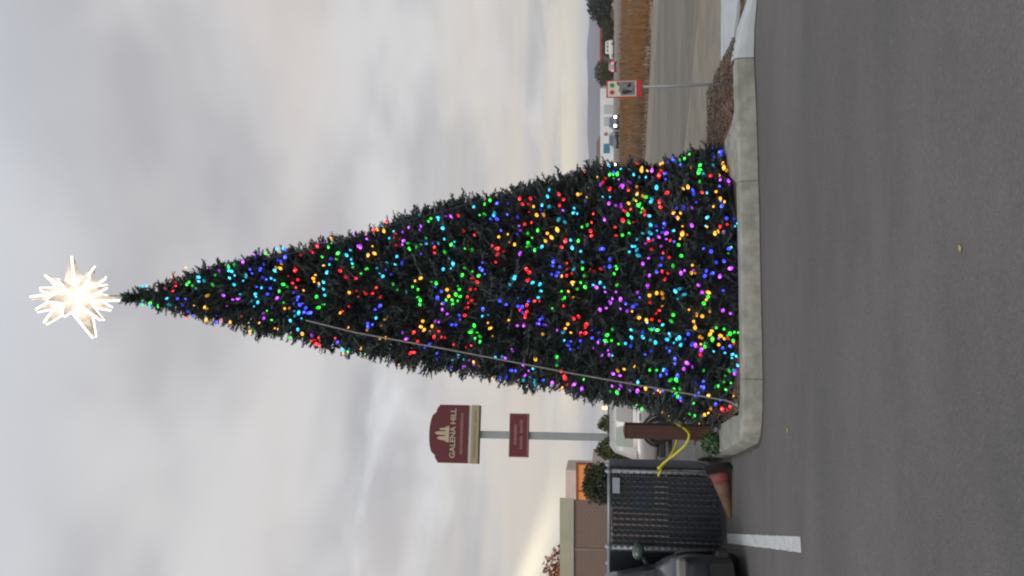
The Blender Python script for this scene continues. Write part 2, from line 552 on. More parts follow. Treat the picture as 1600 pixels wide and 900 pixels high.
# hills on the horizon, fading out behind the tree towards the left
def ridge():
    mb = MB()
    nx, ny = 150, 8
    rows = []
    for j in range(ny):
        v = j / (ny - 1)
        row = []
        for i in range(nx):
            u = i / (nx - 1)
            x = -250 + u * 2700
            y = 2250 + v * 500
            env = min(1, max(0, (x + 200) / 500))
            h = (58 + 14 * noise.noise(Vector((x / 420, 2.2, 0))) + 7 * noise.noise(Vector((x / 110, 5.1, 0)))
                 + 8 * (x / 2000)) * env
            prof = math.sin(min(1, v * 1.6) * math.pi / 2) if v < 0.7 else math.cos((v - 0.7) / 0.3 * math.pi / 2)
            h *= prof
            h += 5 * noise.noise(Vector((x / 70, y / 70, 1))) * env * prof
            row.append((x, y, h - 0.3))
        rows.append(row)
    mb.loft(rows, False, closed=False)
    return tag(mb.build('hills', M_['hill'], smooth=True), kind='structure')


ridge()

# ------------------------------------------------------------------ island: kerb stones, mulch, paving
kerb = thing('kerb', None, None)
kerb['kind'] = 'structure'


def kerb_stone(path, heights, width, m_, gap=0.0035):
    """one cast length of kerb along its front foot, running right to left in front of the island"""
    P = [Vector((x, y, 0)) for x, y in path]
    rings = []
    for i, p in enumerate(P):
        t = (P[min(i + 1, len(P) - 1)] - P[max(i - 1, 0)]).normalized()
        nb = Vector((t.y, -t.x, 0))                      # towards the island
        h = heights[i]
        wd = width[i] if isinstance(width, (list, tuple)) else width
        if i == 0:
            p = p + t * gap
        if i == len(P) - 1:
            p = p - t * gap
        prof = [(0, -0.05), (0.005, h * 0.5), (0.018, h - 0.022), (0.026, h - 0.008), (0.042, h), (wd, h), (wd, -0.05)]
        rings.append([tuple(p + nb * a + Vector((0, 0, b))) for a, b in prof])
    mb = MB()
    mb.loft(rings)
    return mb.build('kerb_stone', m_, kerb)


def dens(pts, k=5):
    out = []
    for a, b in zip(pts, pts[1:]):
        out += [(a[0] + (b[0] - a[0]) * i / k, a[1] + (b[1] - a[1]) * i / k) for i in range(k)]
    return out + [pts[-1]]


H_ = 0.2
kerb_stone([(9, 8.7), (5, 8.8), (3.45, 8.87), (3.11, 8.90), (2.85, 9.04), (2.545, 9.085)], [.07, .07, .07, .085, .15, .2],
           [.16, .16, .16, .18, .26, .34], M_['kerb_new'])
kerb_stone([(2.545, 9.085), (2.1, 8.98), (1.73, 8.90), (1.15, 8.82)], [.2, .203, .2, .2], .19, M_['kerb'])
kerb_stone([(1.15, 8.82), (.75, 8.75), (.34, 8.72), (-.3, 8.64), (-.95, 8.575)], [.2, .203, .199, .202, .2], .19, M_['kerb'])
kerb_stone([(-.95, 8.575), (-1.2, 8.575), (-1.42, 8.62), (-1.57, 8.70), (-1.67, 8.84), (-1.74, 9.1), (-1.96, 9.85)],
           [.2, .2, .2, .2, .2, .2, .2], [.19, .2, .24, .28, .30, .32, .34], M_['kerb'])
kerb_stone([(-1.96, 9.85), (-2.16, 10.6), (-2.35, 11.34)], [.2, .2, .2], [.34, .36, .36], M_['kerb'])
kerb_stone([(-2.35, 11.34), (-2.56, 12.2), (-2.77, 13.03)], [.2, .2, .2], .3, M_['kerb'])
kerb_stone([(-2.77, 13.03), (-2.75, 13.5), (-2.4, 13.75), (-1.0, 13.7), (0.5, 13.4)], [.2] * 5, .2, M_['kerb'])


def mulch_sheet(name, pts, z, m_, amp, n=46):
    """uneven soil surface inside an outline"""
    import bmesh
    bm = bmesh.new()
    f = bm.faces.new([bm.verts.new((x, y, z)) for x, y in pts])
    bmesh.ops.triangulate(bm, faces=[f])
    for _ in range(5):
        long_e = [e for e in bm.edges if e.calc_length() > 0.22]
        if not long_e:
            break
        bmesh.ops.subdivide_edges(bm, edges=long_e, cuts=1)
        bmesh.ops.triangulate(bm, faces=bm.faces[:])
    for v in bm.verts:
        if not v.is_boundary:
            v.co.z += amp * noise.noise(Vector((v.co.x * 5, v.co.y * 5, 3)))
    bmesh.ops.recalc_face_normals(bm, faces=bm.faces)
    me = bpy.data.meshes.new(name)
    bm.to_mesh(me)
    bm.free()
    me.materials.append(m_)
    o = bpy.data.objects.new(name, me)
    COL.objects.link(o)
    return tag(o, kind='structure')


mulch_sheet('island_soil', [(2.75, 9.30), (2.1, 9.12), (1.15, 8.97), (.34, 8.87), (-.9, 8.72), (-1.3, 8.84), (-1.42, 9.3),
                            (-1.66, 10.1), (-2.05, 11.5), (-2.45, 13.2), (-1.0, 13.4), (0.6, 13.2), (1.6, 12.4),
                            (2.6, 11.75), (2.9, 10.4), (2.72, 9.6)], 0.165, M_['mulch'], 0.02)
mulch_sheet('bank_soil', [(2.7, 9.45), (2.9, 9.24), (3.2, 9.06), (9, 8.86), (9, 9.28), (3.4, 9.40), (3.0, 9.78), (2.93, 10.7)],
            0.075, M_['mulch'], 0.02)
mb = MB()
mb.prism([(3.0, 9.80), (3.4, 9.42), (9, 9.28), (9, 10.7), (3.02, 10.9)], -0.05, 0.11, 'z')
tag(mb.build('sidewalk', M_['kerb_new']), kind='structure')
mb = MB()
mb.prism([(1.15, 9.0), (1.62, 9.10), (2.0, 9.17), (1.86, 9.45), (1.78, 9.95), (1.4, 9.9)], 0.10, 0.195, 'z')
tag(mb.build('concrete_pad', M_['kerb']), kind='structure')
# chips of bark on the soil
mb = MB()
for i in range(1500):
    if i % 3:
        x, y = rng.uniform(1.75, 2.85), rng.uniform(9.3, 11.8)
        z = 0.175
    elif i % 2:
        x, y = rng.uniform(-1.75, -1.05), rng.uniform(8.95, 10.2)
        if x < -1.40 - (y - 9.2) * .27:
            continue
        z = 0.172
    else:
        x, y, z = rng.uniform(2.95, 3.6), rng.uniform(9.12, 9.4), 0.083
    a, l, q_ = rng.uniform(0, 6.28), rng.uniform(.012, .035), rng.uniform(.005, .012)
    M = Matrix.Translation((x, y, z + q_)) @ Matrix.Rotation(a, 4, 'Z') @ Matrix.Rotation(rng.uniform(-.5, .5), 4, 'Y')
    mb.box((0, 0, 0), (l * 2, l * .8, q_), M)
tag(mb.build('bark_chips', M_['mulch']), kind='stuff')

# parking line, painted on the asphalt
mb = MB()
A, B = (Vector((-3.37, 11.04, 0.004)), Vector((-2.14, 6.91, 0.004)))
t_ = (B - A).normalized()
n_ = Vector((t_.y, -t_.x, 0))
r_ = random.Random(6)
k = 42
L_ = [A.lerp(B, i / k) + n_ * (0.062 + r_.uniform(-.004, .004)) for i in range(k + 1)]
Q_ = [A.lerp(B, i / k) - n_ * (0.062 + r_.uniform(-.004, .004)) for i in range(k + 1)]
for i in range(k):
    mb.face([L_[i], Q_[i], Q_[i + 1], L_[i + 1]])
tag(mb.build('parking_line', M_['white_paint']), kind='structure')

# grit gathered in the gutter along the foot of the kerb
mb = MB()
foot = [(3.4, 8.87), (3.11, 8.90), (2.85, 9.04), (2.545, 9.085), (2.1, 8.98), (1.73, 8.90), (1.15, 8.82), (.75, 8.75), (.34, 8.72), (-.3, 8.64), (-.95, 8.575),
        (-1.2, 8.575), (-1.42, 8.62), (-1.57, 8.70), (-1.67, 8.84), (-1.74, 9.1), (-1.96, 9.85), (-2.35, 11.3)]
foot = dens(foot, 9)
prev = None
for i, (x, y) in enumerate(foot):
    a, b = Vector(foot[max(0, i - 1)]), Vector(foot[min(len(foot) - 1, i + 1)])
    t = (b - a).normalized()
    nb = Vector((-t.y, t.x))
    wd = .035 + .05 * abs(noise.noise(Vector((x * 2.1, y * 2.1, 1)))) + .02 * noise.noise(Vector((x * 9, y * 9, 2)))
    cur = ((x - nb.x * .02, y - nb.y * .02, .004), (x + nb.x * wd, y + nb.y * wd, .004))
    if prev:
        mb.face([prev[0], prev[1], cur[1], cur[0]])
    prev = cur
o = mb.build('gutter_grit', mat('dark_gutter_grit', (.075, .070, .063), .95, .35, 16, .8, 70))
if o.data.polygons[0].normal.z < 0:
    o.data.flip_normals()
tag(o, kind='stuff')

# ------------------------------------------------------------------ the Christmas tree
TX, TY = 0.0, 10.65
PROFILE = [(0, 1.773), (0.36, 1.755), (0.69, 1.69), (1.18, 1.585), (2.02, 1.47), (2.88, 1.3), (3.75, 1.122), (4.64, 0.905),
           (5.44, 0.735), (6.01, 0.62), (7.18, 0.40), (7.9, 0.215), (8.33, 0.10), (8.47, 0.05)]
AXIS = [(0, -0.013), (0.36, 0.004), (0.69, 0.017), (1.18, 0.03), (2.02, 0.038), (2.88, 0.039), (3.75, 0.013), (4.64, -0.061), (5.44, -0.106), (6.01, -0.067), (7.18, -0.081), (7.9, -0.109), (8.33, -0.137)]


def tree_r(z):
    if z <= 0:
        return 1.76
    for (a, b), (c, d) in zip(PROFILE, PROFILE[1:]):
        if z <= c:
            return b + (d - b) * (z - a) / (c - a)
    return .03


def tree_x(z):
    for (a, b), (c, d) in zip(AXIS, AXIS[1:]):
        if z <= c:
            return b + (d - b) * (z - a) / (c - a)
    return AXIS[-1][1]


def lump(z, th):
    return 0.105 * noise.noise(Vector((math.sin(th) * 2.2, math.cos(th) * 2.2, z * 1.5))) \
        + 0.05 * noise.noise(Vector((math.sin(th) * 6, math.cos(th) * 6, z * 3.4)))


def on_tree(z, th, off=0.0):
    """point off metres outside the cone of foliage; th = 0 faces the car park"""
    r_ = tree_r(z) + off
    return Vector((tree_x(z) + r_ * math.sin(th), -r_ * math.cos(th), z))


tree = thing('christmas_tree', 'tall dark conical outdoor Christmas tree behind the concrete kerb', 'Christmas tree', (TX, TY, 0))
mb = MB()
core_rings = []
for i in range(30):
    z = 0.16 + (8.35 - 0.16) * i / 29
    rr_ = max(.015, tree_r(z) * 0.93 - 0.19)
    core_rings.append([(tree_x(z) + rr_ * (1 + .05 * math.sin(k * 5 + i * 3)) * math.cos(k * math.pi / 12),
                        rr_ * (1 + .05 * math.sin(k * 5 + i * 3)) * math.sin(k * math.pi / 12), z) for k in range(24)])
mb.loft(core_rings)
mb.build('inner_frame', M_['core'], tree)
mb = MB()
mb.tube([(0, 0, 0.1), (-.03, 0, 2), (-.134, 0, 8.46)], [.12, .09, .02], 8)
mb.build('trunk', M_['bark'], tree)


def sprig(seed):
    """an artificial branch tip along +Z: a stem with flat needles-like blades"""
    r_ = random.Random(seed)
    mb = MB()
    L = r_.uniform(.12, .18)
    mb.tube([(0, 0, -.10), (0.004, 0, L * .5), (0, .006, L)], [.012, .010, .004], 3)
    n = 17
    for i in range(n):
        u = (i + .5) / n
        z = -0.04 + (L + .03) * u
        a = i * 2.4 + r_.uniform(-.4, .4)
        l = r_.uniform(.052, .088) * (1.0 - .40 * u)
        tilt = r_.uniform(.45, .95) * (1 - .35 * u)
        d = Vector((math.cos(a) * math.sin(tilt), math.sin(a) * math.sin(tilt), math.cos(tilt)))
        s = d.cross(Vector((math.cos(a * 3.1), math.sin(a * 3.1), .4))).normalized() * r_.uniform(.0065, .0105)
        p = Vector((0, 0, z))
        mb.mesh([p, p + d * l * .45 + s, p + d * l, p + d * l * .45 - s], [(0, 1, 2), (0, 2, 3)])
    return mb


SPRIGS = [sprig(s) for s in range(8)]
spots = []
zs = [0.14 + 8.3 * i / 400 for i in range(401)]
cum = [0.0]
for z in zs[1:]:
    cum.append(cum[-1] + tree_r(z) + .10)
import bisect
N_SPRIG = 12500
for i in range(N_SPRIG):
    u = (i + rng.random()) / N_SPRIG * cum[-1]
    z = zs[min(400, bisect.bisect(cum, u))] + rng.uniform(-.02, .02)
    th = rng.uniform(-math.pi, math.pi)
    off = -0.125 + lump(z, th) + rng.uniform(-.08, .045)
    p = on_tree(z, th, max(off, -tree_r(z) + 0.015))
    nrm = Vector((math.sin(th), -math.cos(th), .22))
    d = (nrm * .85 + Vector((rng.gauss(0, .55), rng.gauss(0, .55), rng.gauss(.06, .5)))).normalized()
    if z > 8.0:
        d = (d + Vector((0, 0, .7))).normalized()
    q = d.to_track_quat('Z', 'Y') @ Vector((0, 0, 1)).rotation_difference(Vector((0, 0, 1)))
    M = Matrix.Translation(p) @ d.to_track_quat('Z', 'Y').to_matrix().to_4x4() @ Matrix.Rotation(rng.uniform(0, 6.28), 4, 'Z') \
        @ Matrix.Scale(rng.uniform(.8, 1.18) * (1 - .35 * max(0, (z - 6) / 2.4)), 4)
    facing = Vector((0 - TX, -TY, EYE)) - p
    spots.append((M, rng.randrange(8), 1 if rng.random() < .34 else 0, facing.length if facing.dot(nrm) > .35 * facing.length else 99))
order = sorted(range(len(spots)), key=lambda i: spots[i][3])
mesh_cache = {}
for i in order[:300]:
    M, s, mi, _ = spots[i]
    key = (s, mi)
    if key not in mesh_cache:
        b_ = SPRIGS[s].build('branch', [M_['needle'], M_['needle_light']][mi], tree, fix=False)
        mesh_cache[key] = b_.data
        o = b_
    else:
        o = bpy.data.objects.new('branch', mesh_cache[key])
        COL.objects.link(o)
        o.parent = tree
    o.matrix_local = M
mb = MB()
for i in order[300:]:
    M, s, mi, _ = spots[i]
    mb.mesh(SPRIGS[s].v, SPRIGS[s].f, M, mi)
tag(mb.build('branches', [M_['needle'], M_['needle_light']], tree, fix=False), kind='stuff')

# ------------------------------------------------------------------ the lights wound over it: height in cm, angle in degrees
BULBS = {
    'R': '766,20 751,33 750,23 753,10 562,46 556,78 546,63 550,55 568,30 564,28 576,22 560,17 567,13 499,21 489,14 477,13 475,2 486,-11 495,-15 548,-57 547,-61 551,-55 649,-37 513,-45 450,12 447,3 452,-1 440,-4 425,35 431,44 423,42 371,25 371,22 465,1 400,-31 398,-40 407,-53 367,-29 376,-37 366,-36 360,-34 350,-39 326,-36 333,-38 321,4 322,-2 316,-2 326,-6 320,-8 326,-12 331,-17 336,35 321,30 290,19 283,18 292,12 268,51 264,48 255,52 259,33 254,39 219,49 218,44 255,8 251,6 254,2 245,-8 239,-8 254,-10 255,-14 257,-17 263,-13 213,17 209,20 207,10 201,5 207,4 216,-46 212,-50 212,-54 199,-15 211,-10 347,51 179,30 180,25 179,22 177,33 152,25 151,21 143,28 139,33 131,28 134,34 136,48 158,48 163,57 99,57 92,41 101,38 100,35 54,38 42,48 91,18 111,15 99,13 94,5 97,3 114,19 29,24 37,23 180,7 176,6 78,21 118,30 194,-14 193,-15 185,-18 186,-20 186,-22 213,-52 111,-14 103,-14 103,-10 113,-7 58,-26 23,-20 21,-53 18,-53 26,-56 124,-67',
    'G': '810,-52 793,-29 781,-39 786,-51 729,28 730,21 688,34 689,16 672,49 622,64 584,3 580,11 575,9 581,-10 607,-23 600,-32 533,-1 530,-12 520,-9 533,45 482,23 530,61 507,40 463,20 406,29 397,30 391,31 384,31 397,1 390,-1 388,-8 389,-11 418,0 372,3 366,2 339,0 337,-2 342,-5 346,-8 347,-11 321,8 333,6 312,5 320,-23 325,-27 313,-29 315,-34 323,21 350,26 358,22 319,48 308,59 386,50 254,26 249,24 254,22 255,20 243,29 245,17 213,-3 212,-7 224,-11 220,-36 222,-38 469,16 184,29 190,27 194,20 154,60 153,56 136,28 125,37 123,37 122,33 136,22 116,40 67,67 57,80 53,53 56,48 82,16 79,12 88,8 150,7 153,5 187,4 26,15 137,32 191,1 186,-1 161,-22 163,-26 148,-26 149,-61 189,-48 112,-38 89,-42 84,-44 85,-47 81,-49 56,-6 34,-15 23,-16 19,-16 24,-19 45,-20 53,-23 90,-14 53,-33 29,-35 30,-37 22,-38 27,-41 36,-39 59,-55 118,-71 111,-18 105,-18 150,0 55,-66',
    'C': '760,-8 759,-25 711,24 715,11 715,36 665,39 662,23 656,14 640,17 623,-1 619,-12 630,-11 613,7 599,18 594,16 520,23 523,13 522,6 519,0 496,39 488,33 485,28 574,-31 568,-26 557,-26 565,-40 564,-17 613,81 505,-70 597,30 646,-1 436,22 423,19 439,47 443,14 438,11 407,-2 363,39 360,31 347,29 351,17 359,11 349,11 375,54 373,50 405,67 328,55 299,45 239,43 232,58 233,49 230,43 242,19 237,19 247,1 274,0 268,4 218,33 309,-17 346,-48 354,-51 296,-41 257,-62 253,-67 251,-49 255,-73 201,37 201,17 199,7 450,-21 212,-23 237,-3 166,43 129,59 122,59 144,69 103,46 110,39 111,37 113,31 112,25 112,24 112,22 105,23 115,19 121,22 130,16 133,16 136,14 126,12 196,35 191,15 189,10 38,53 50,48 48,39 52,24 34,34 21,23 87,22 169,1 164,-1 177,0 134,-19 134,-23 133,-23 116,-16 99,-16 112,-23 107,-23 92,-19 91,-20 94,-22 81,-20 79,-24 155,-32 125,-46 97,-36 43,-25 32,-24 24,-26 17,-29 21,-31 86,-2 81,-1 83,-5',
    'B': '741,-8 739,-27 730,-59 690,-45 616,41 621,34 629,27 614,22 622,9 604,-1 588,50 596,71 565,3 559,-2 565,-9 551,-8 556,-10 549,-13 544,-17 541,-17 515,35 600,-19 731,-38 600,51 511,-49 388,22 376,30 414,19 428,12 361,-3 366,-7 365,-8 338,-17 350,-25 343,-23 461,-25 462,-28 450,-14 372,-46 377,-56 308,-13 308,12 305,6 287,29 297,52 283,51 282,42 294,38 268,38 267,27 239,39 259,-2 266,-7 265,-11 260,-11 252,-8 279,-10 223,11 215,8 219,6 225,5 219,4 236,-16 239,-17 242,-19 231,-19 203,-27 204,-32 279,-53 287,-61 299,-75 240,-59 363,-68 389,-44 80,71 78,67 92,52 27,62 24,64 29,80 34,41 64,40 63,38 61,34 83,31 97,25 98,24 87,17 34,31 33,20 48,13 43,9 29,14 53,6 55,4 47,5 100,11 102,8 158,11 164,8 158,8 169,16 166,16 153,65 187,44 29,27 178,-20 178,-24 192,-27 132,-9 128,-8 108,-18 118,-29 134,-27 94,-25 85,-29 85,-31 100,-38 93,-38 96,-48 81,-38 67,-22 71,-19 52,-39 54,-41 51,-42 58,-50 31,-48 26,-22 76,-50 36,-1 121,-20',
    'Y': '720,-25 705,-28 701,-30 696,-3 705,-50 591,41 594,32 536,22 531,13 552,6 580,-17 572,-15 646,-67 673,-58 622,-41 603,-50 499,-17 485,1 490,-30 526,31 562,-48 465,34 463,32 459,40 452,62 395,5 353,-2 351,-6 361,-11 438,-22 444,-27 440,-38 480,-54 464,-32 386,-22 387,-30 375,-26 300,-24 298,-29 327,-51 278,26 277,23 289,25 249,42 245,38 231,26 233,22 219,27 277,-19 200,1 205,-3 213,4 206,-18 209,-20 247,-41 236,-24 196,48 192,47 173,63 136,39 126,49 126,44 118,69 119,65 112,64 61,57 69,41 74,40 26,52 32,48 38,39 34,36 30,34 17,56 79,29 82,27 77,24 78,20 80,19 43,31 51,23 43,20 39,21 33,21 69,5 65,5 200,0 106,-3 100,-3 99,-5 114,-4 100,-8 133,-11 125,-14 71,-9 63,-10 63,-11 57,-11 51,-2 49,-9 65,-14 64,-16 47,-16 48,-18 59,-19 56,-20 39,-21 141,-39 130,-37 99,-50 106,-56 116,-48 45,-45 44,-46 45,-65 39,-65 38,-59 44,-82 17,-44 93,-70 33,-19',
    'P': '659,-10 650,-8 666,-19 673,-3 642,68 637,82 705,62 685,44 589,-5 650,51 547,-45 540,73 480,44 613,-27 477,43 411,47 395,43 417,35 414,35 361,-15 354,-17 372,-24 366,-23 413,-38 409,-82 263,16 263,28 267,-22 275,-37 284,-42 263,-46 257,-51 264,-61 213,37 343,-61 332,-50 328,-55 229,-60 365,54 473,55 219,-22 232,-19 169,51 147,55 143,50 143,48 134,54 159,38 151,37 145,39 164,30 107,61 103,20 110,18 95,19 101,16 121,9 114,4 66,31 84,28 22,46 32,45 80,5 76,6 67,6 39,4 28,7 67,24 173,-1 163,-3 151,-3 155,-6 157,-8 146,-6 146,-10 169,-11 162,-10 177,-29 116,-1 116,0 72,-30 74,-32 75,-33 74,-55 145,-51 133,-50 125,-53 201,-57 192,-59 155,-54 154,-42 167,-33 58,-2 28,-9 19,-34 63,-23 39,-19 160,-30 127,-3',
}

lights = thing('light_string', 'lit multicoloured bulbs strung all over the dark Christmas tree', 'string lights', (TX, TY, 0))
bulb_mb = MB()
bulb_mb.lathe([(.004, -.032), (.013, -.026), (.0185, -.010)], 7, None, 0, False)
bulb_mb.lathe([(.0185, -.010), (.0212, .006)], 7, None, 1, False)
bulb_mb.lathe([(.0212, .006), (.015, .025), (.004, .036)], 7, None, 0, False)
bulb_mb.face([(.004 * math.cos(k * 2 * math.pi / 7), .004 * math.sin(k * 2 * math.pi / 7), .036) for k in range(7)])
bulbs = []
for k_, txt in BULBS.items():
    for q in txt.split():
        a, b = map(float, q.split(','))
        bulbs.append((k_, a / 100, R(b), rng.random() < .22))
keys = 'RGCBYP'
for k_, z, th, dim in list(bulbs):                  # the next bulb along the run is the same colour, often half hidden
    if rng.random() < (.42 if k_ in 'CBG' else .25):
        a_ = rng.uniform(0, 6.28)
        bulbs.append((k_, min(8.25, max(.18, z + .085 * math.sin(a_))), th + .085 * math.cos(a_) / max(.2, tree_r(z)), rng.random() < .45))
for c_ in range(150):                               # the far side, in the same little runs of one colour
    u = rng.random() * cum[-1]
    z0 = zs[min(400, bisect.bisect(cum, u))]
    th0 = math.pi + rng.uniform(-1.75, 1.75)
    k_ = rng.choice(keys)
    for j in range(rng.choice((1, 2, 2, 3, 4))):
        bulbs.append((k_, min(8.2, max(.2, z0 + rng.uniform(-.16, .16))), th0 + rng.uniform(-.1, .1), rng.random() < .2))
items = []
for k_, z, th, dim in bulbs:
    p = on_tree(z, th, 0.008 + rng.uniform(-.055, .022) + lump(z, th) * .5)
    d = Vector((math.sin(th) + rng.gauss(0, .5), -math.cos(th) + rng.gauss(0, .5), rng.gauss(.1, .5))).normalized()
    M = Matrix.Translation(p) @ d.to_track_quat('Z', 'Y').to_matrix().to_4x4() @ Matrix.Scale(rng.uniform(.48, 1.02), 4)
    fc = Vector((-TX, -TY, EYE)) - p
    items.append((k_, M, dim, fc.length if fc.dot(Vector((math.sin(th), -math.cos(th), 0))) > 0 else 99))
items.sort(key=lambda q: q[3])
mesh_cache = {}
for k_, M, dim, _ in items[:300]:
    key = ('dim' if dim else 'bulb') + k_
    if key not in mesh_cache:
        o = bulb_mb.build('bulb', [M_[key], M_[('dim' if dim else 'hot') + k_]], lights, True)
        mesh_cache[key] = o.data
    else:
        o = bpy.data.objects.new('bulb', mesh_cache[key])
        COL.objects.link(o)
        o.parent = lights
    o.matrix_local = M
    o['label'] = 'lit %s bulb' % BULB_NAME[k_]
slots = [h_ + k_ for k_ in keys for h_ in ('bulb', 'hot', 'dim')]
mb = MB()
for k_, M, dim, _ in items[300:]:
    a_, b_ = slots.index(('dim' if dim else 'bulb') + k_), slots.index(('dim' if dim else 'hot') + k_)
    n0 = len(mb.mi)
    mb.mesh(bulb_mb.v, bulb_mb.f, M, a_)
    mb.mi[n0:] = [b_ if q else a_ for q in bulb_mb.mi]
tag(mb.build('bulbs', [M_[s] for s in slots], lights, True, fix=False), kind='stuff')
mb = MB()                                           # the wire itself, wound down the tree just inside the tips
pts = [on_tree(8.2 - 8.0 * i / 900, i * .155, -0.03 + .03 * math.sin(i * 1.7)) for i in range(901)]
mb.tube(pts, .004, 3)
mb.build('wire', M_['string_wire'], lights)

# two guy cables down the tree
def on_world(x, y, z):
    return (x, y, z)


g1 = thing('guy_cable', 'thick grey cable slanting down the front left of the tree to the kerb', 'cable', (-1.25, 9.22, 0.2))
mb = MB()
P = [(-.41, 9.80, 5.42), (-.56, 9.70, 4.72), (-.74, 9.50, 3.53), (-1.0, 9.32, 1.97), (-1.25, 9.12, .30), (-1.27, 8.95, .20)]
mb.tube([(x + 1.25, y - 9.22, z - .2) for x, y, z in P], .0095, 6)
mb.build('cable_run', M_['wire'], g1)
mb = MB()
mb.lathe([(.03, 0), (.03, .012), (.012, .02), (.012, .05)], 10, Matrix.Translation((-.02, -.27, 0)))
mb.build('anchor', M_['galv'], g1)
g2 = thing('guy_cable', 'thin dark cable slanting along the upper right side of the tree', 'cable', (1.16, 9.93, 2.96))
mb = MB()
P = [(.38, 10.08, 6.1), (.54, 9.99, 5.26), (.86, 9.93, 4.11), (1.15, 9.90, 2.96), (1.27, 9.90, 2.5), (1.22, 10.0, 2.35)]
mb.tube([(x - 1.16, y - 9.93, z - 2.96) for x, y, z in P], .0042, 5)
mb.build('cable_run', M_['mesh'], g2)

# ------------------------------------------------------------------ star on the tip
SC = Vector((-0.118, 10.65, 9.185))
star = thing('tree_star', 'glowing white many pointed star topping the Christmas tree', 'star', SC)
tips = [(-0.139, 0, 9.863, .085), (0.441, .10, 9.314, .12), (-0.705, .06, 8.938, .12), (-0.164, 0, 8.478, .085),
        (0.175, -.12, 9.553, .08), (-0.323, -.10, 9.703, .08), (-0.498, -.18, 9.513, .085), (-0.448, -.16, 8.673, .085),
        (0.174, -.16, 8.86, .08), (0.137, -.02, 8.715, .07), (0.02, -.16, 8.60, .07), (-0.30, .12, 8.72, .08),
        (-.17, -.50, 9.24, .12), (.10, -.44, 9.12, .10), (-.38, -.40, 9.08, .10), (-.02, -.40, 9.42, .10),
        (-.12, .5, 9.2, .12), (.3, .3, 9.1, .1), (-.5, .3, 9.2, .1), (-.2, .35, 9.6, .1)]
mb = MB()
mb.lathe([(.03, -.24), (.16, -.16), (.22, 0), (.16, .16), (.03, .24)], 10)
mb.build('star_centre', M_['star_core'], star, True)
for x, y, z, hw in tips:
    tip = Vector((x, 10.65 + y, z)) - SC
    d = tip.normalized()
    M = d.to_track_quat('Z', 'Y').to_matrix().to_4x4() @ Matrix.Rotation(.6, 4, 'Z')
    L = tip.length
    mb = MB()
    base = [(hw * 1.4, 0, .09), (0, hw * 1.4, .09), (-hw * 1.4, 0, .09), (0, -hw * 1.4, .09)]
    end = [(.024, 0, L), (0, .024, L), (-.024, 0, L), (0, -.024, L)]
    mb.loft([base, end], True, M)
    sp_ = mb.build('spike', M_['star_face'], star)
    mb = MB()
    for k in (0, 2):
        a, b = Vector(base[k]), Vector(end[k])
        mb.tube([M @ a, M @ (a.lerp(b, .5)), M @ (b + (b - a).normalized() * .01)], [.0150, .0145, .0140], 6)
    mb.build('led_rope', M_['star_edge'], sp_)
mb = MB()
mb.tube([(0.0, 0, -.85), (-.01, 0, -.3)], .022, 8)
mb.build('mount', M_['galv'], star)

# ------------------------------------------------------------------ brown post, cords, plant on the island
post = thing('post', 'square brown post standing on the left end of the island', 'post', (-1.93, 10.95, 0.16))
mb = MB()
mb.box((0, 0, .60), (.19, .19, 1.20), ch=.008)
mb.build('post_shaft', M_['post'], post)
mb = MB()
mb.loft([[(-.1, -.1, 1.2), (.1, -.1, 1.2), (.1, .1, 1.2), (-.1, .1, 1.2)], [(-.1, -.1, 1.215), (.1, -.1, 1.215), (.1, .1, 1.215), (-.1, .1, 1.215)],
         [(-.02, -.02, 1.235), (.02, -.02, 1.235), (.02, .02, 1.235), (-.02, .02, 1.235)]])
mb.build('post_cap', M_['post'], post)


def smooth(pts, k=8):
    """Catmull-Rom through points"""
    P = [Vector(p) for p in pts]
    P = [P[0] * 2 - P[1]] + P + [P[-1] * 2 - P[-2]]
    out = []
    for i in range(1, len(P) - 2):
        a, b, c, d = P[i - 1:i + 3]
        for j in range(k):
            t = j / k
            out.append(.5 * (2 * b + (c - a) * t + (2 * a - 5 * b + 4 * c - d) * t * t + (3 * b - a - 3 * c + d) * t ** 3))
    return out + [P[-2]]


for pts, lab in (([(-2.46, 11.04, .915), (-2.36, 10.94, .86), (-2.20, 10.80, .71), (-2.06, 10.72, .59), (-1.93, 10.68, .545), (-1.84, 10.64, .60),
                   (-1.74, 10.55, .74), (-1.66, 10.45, .84), (-1.5, 10.3, .90)], 'yellow cord sagging in front of the brown post to the tree'),
                 ([(-2.45, 11.06, .89), (-2.33, 11.10, .78), (-2.20, 11.14, .70), (-2.08, 11.18, .66), (-1.95, 11.2, .68), (-1.7, 11.2, .8), (-1.5, 11.1, .9)],
                  'yellow cord running behind the brown post to the tree')):
    mb = MB()
    mb.tube([tuple(Vector(q) - Vector(pts[0])) for q in smooth(pts)], .0165, 7)
    o = mb.build('power_cord', M_['cord'], None, True, pts[0])
    tag(o, lab, 'cord', 'yellow cords between the fence corner and the tree')
# the loop of cord knotted round the corner post
mb = MB()
mb.tube([(.06 * math.cos(a * .45), .06 * math.sin(a * .45), .02 * math.sin(a * .9)) for a in range(15)], .016, 6)
o = mb.build('cord_knot', M_['cord'], None, True, (-2.51, 11.1, .90))
tag(o, 'loop of yellow cord tied round the fence corner post', 'cord')


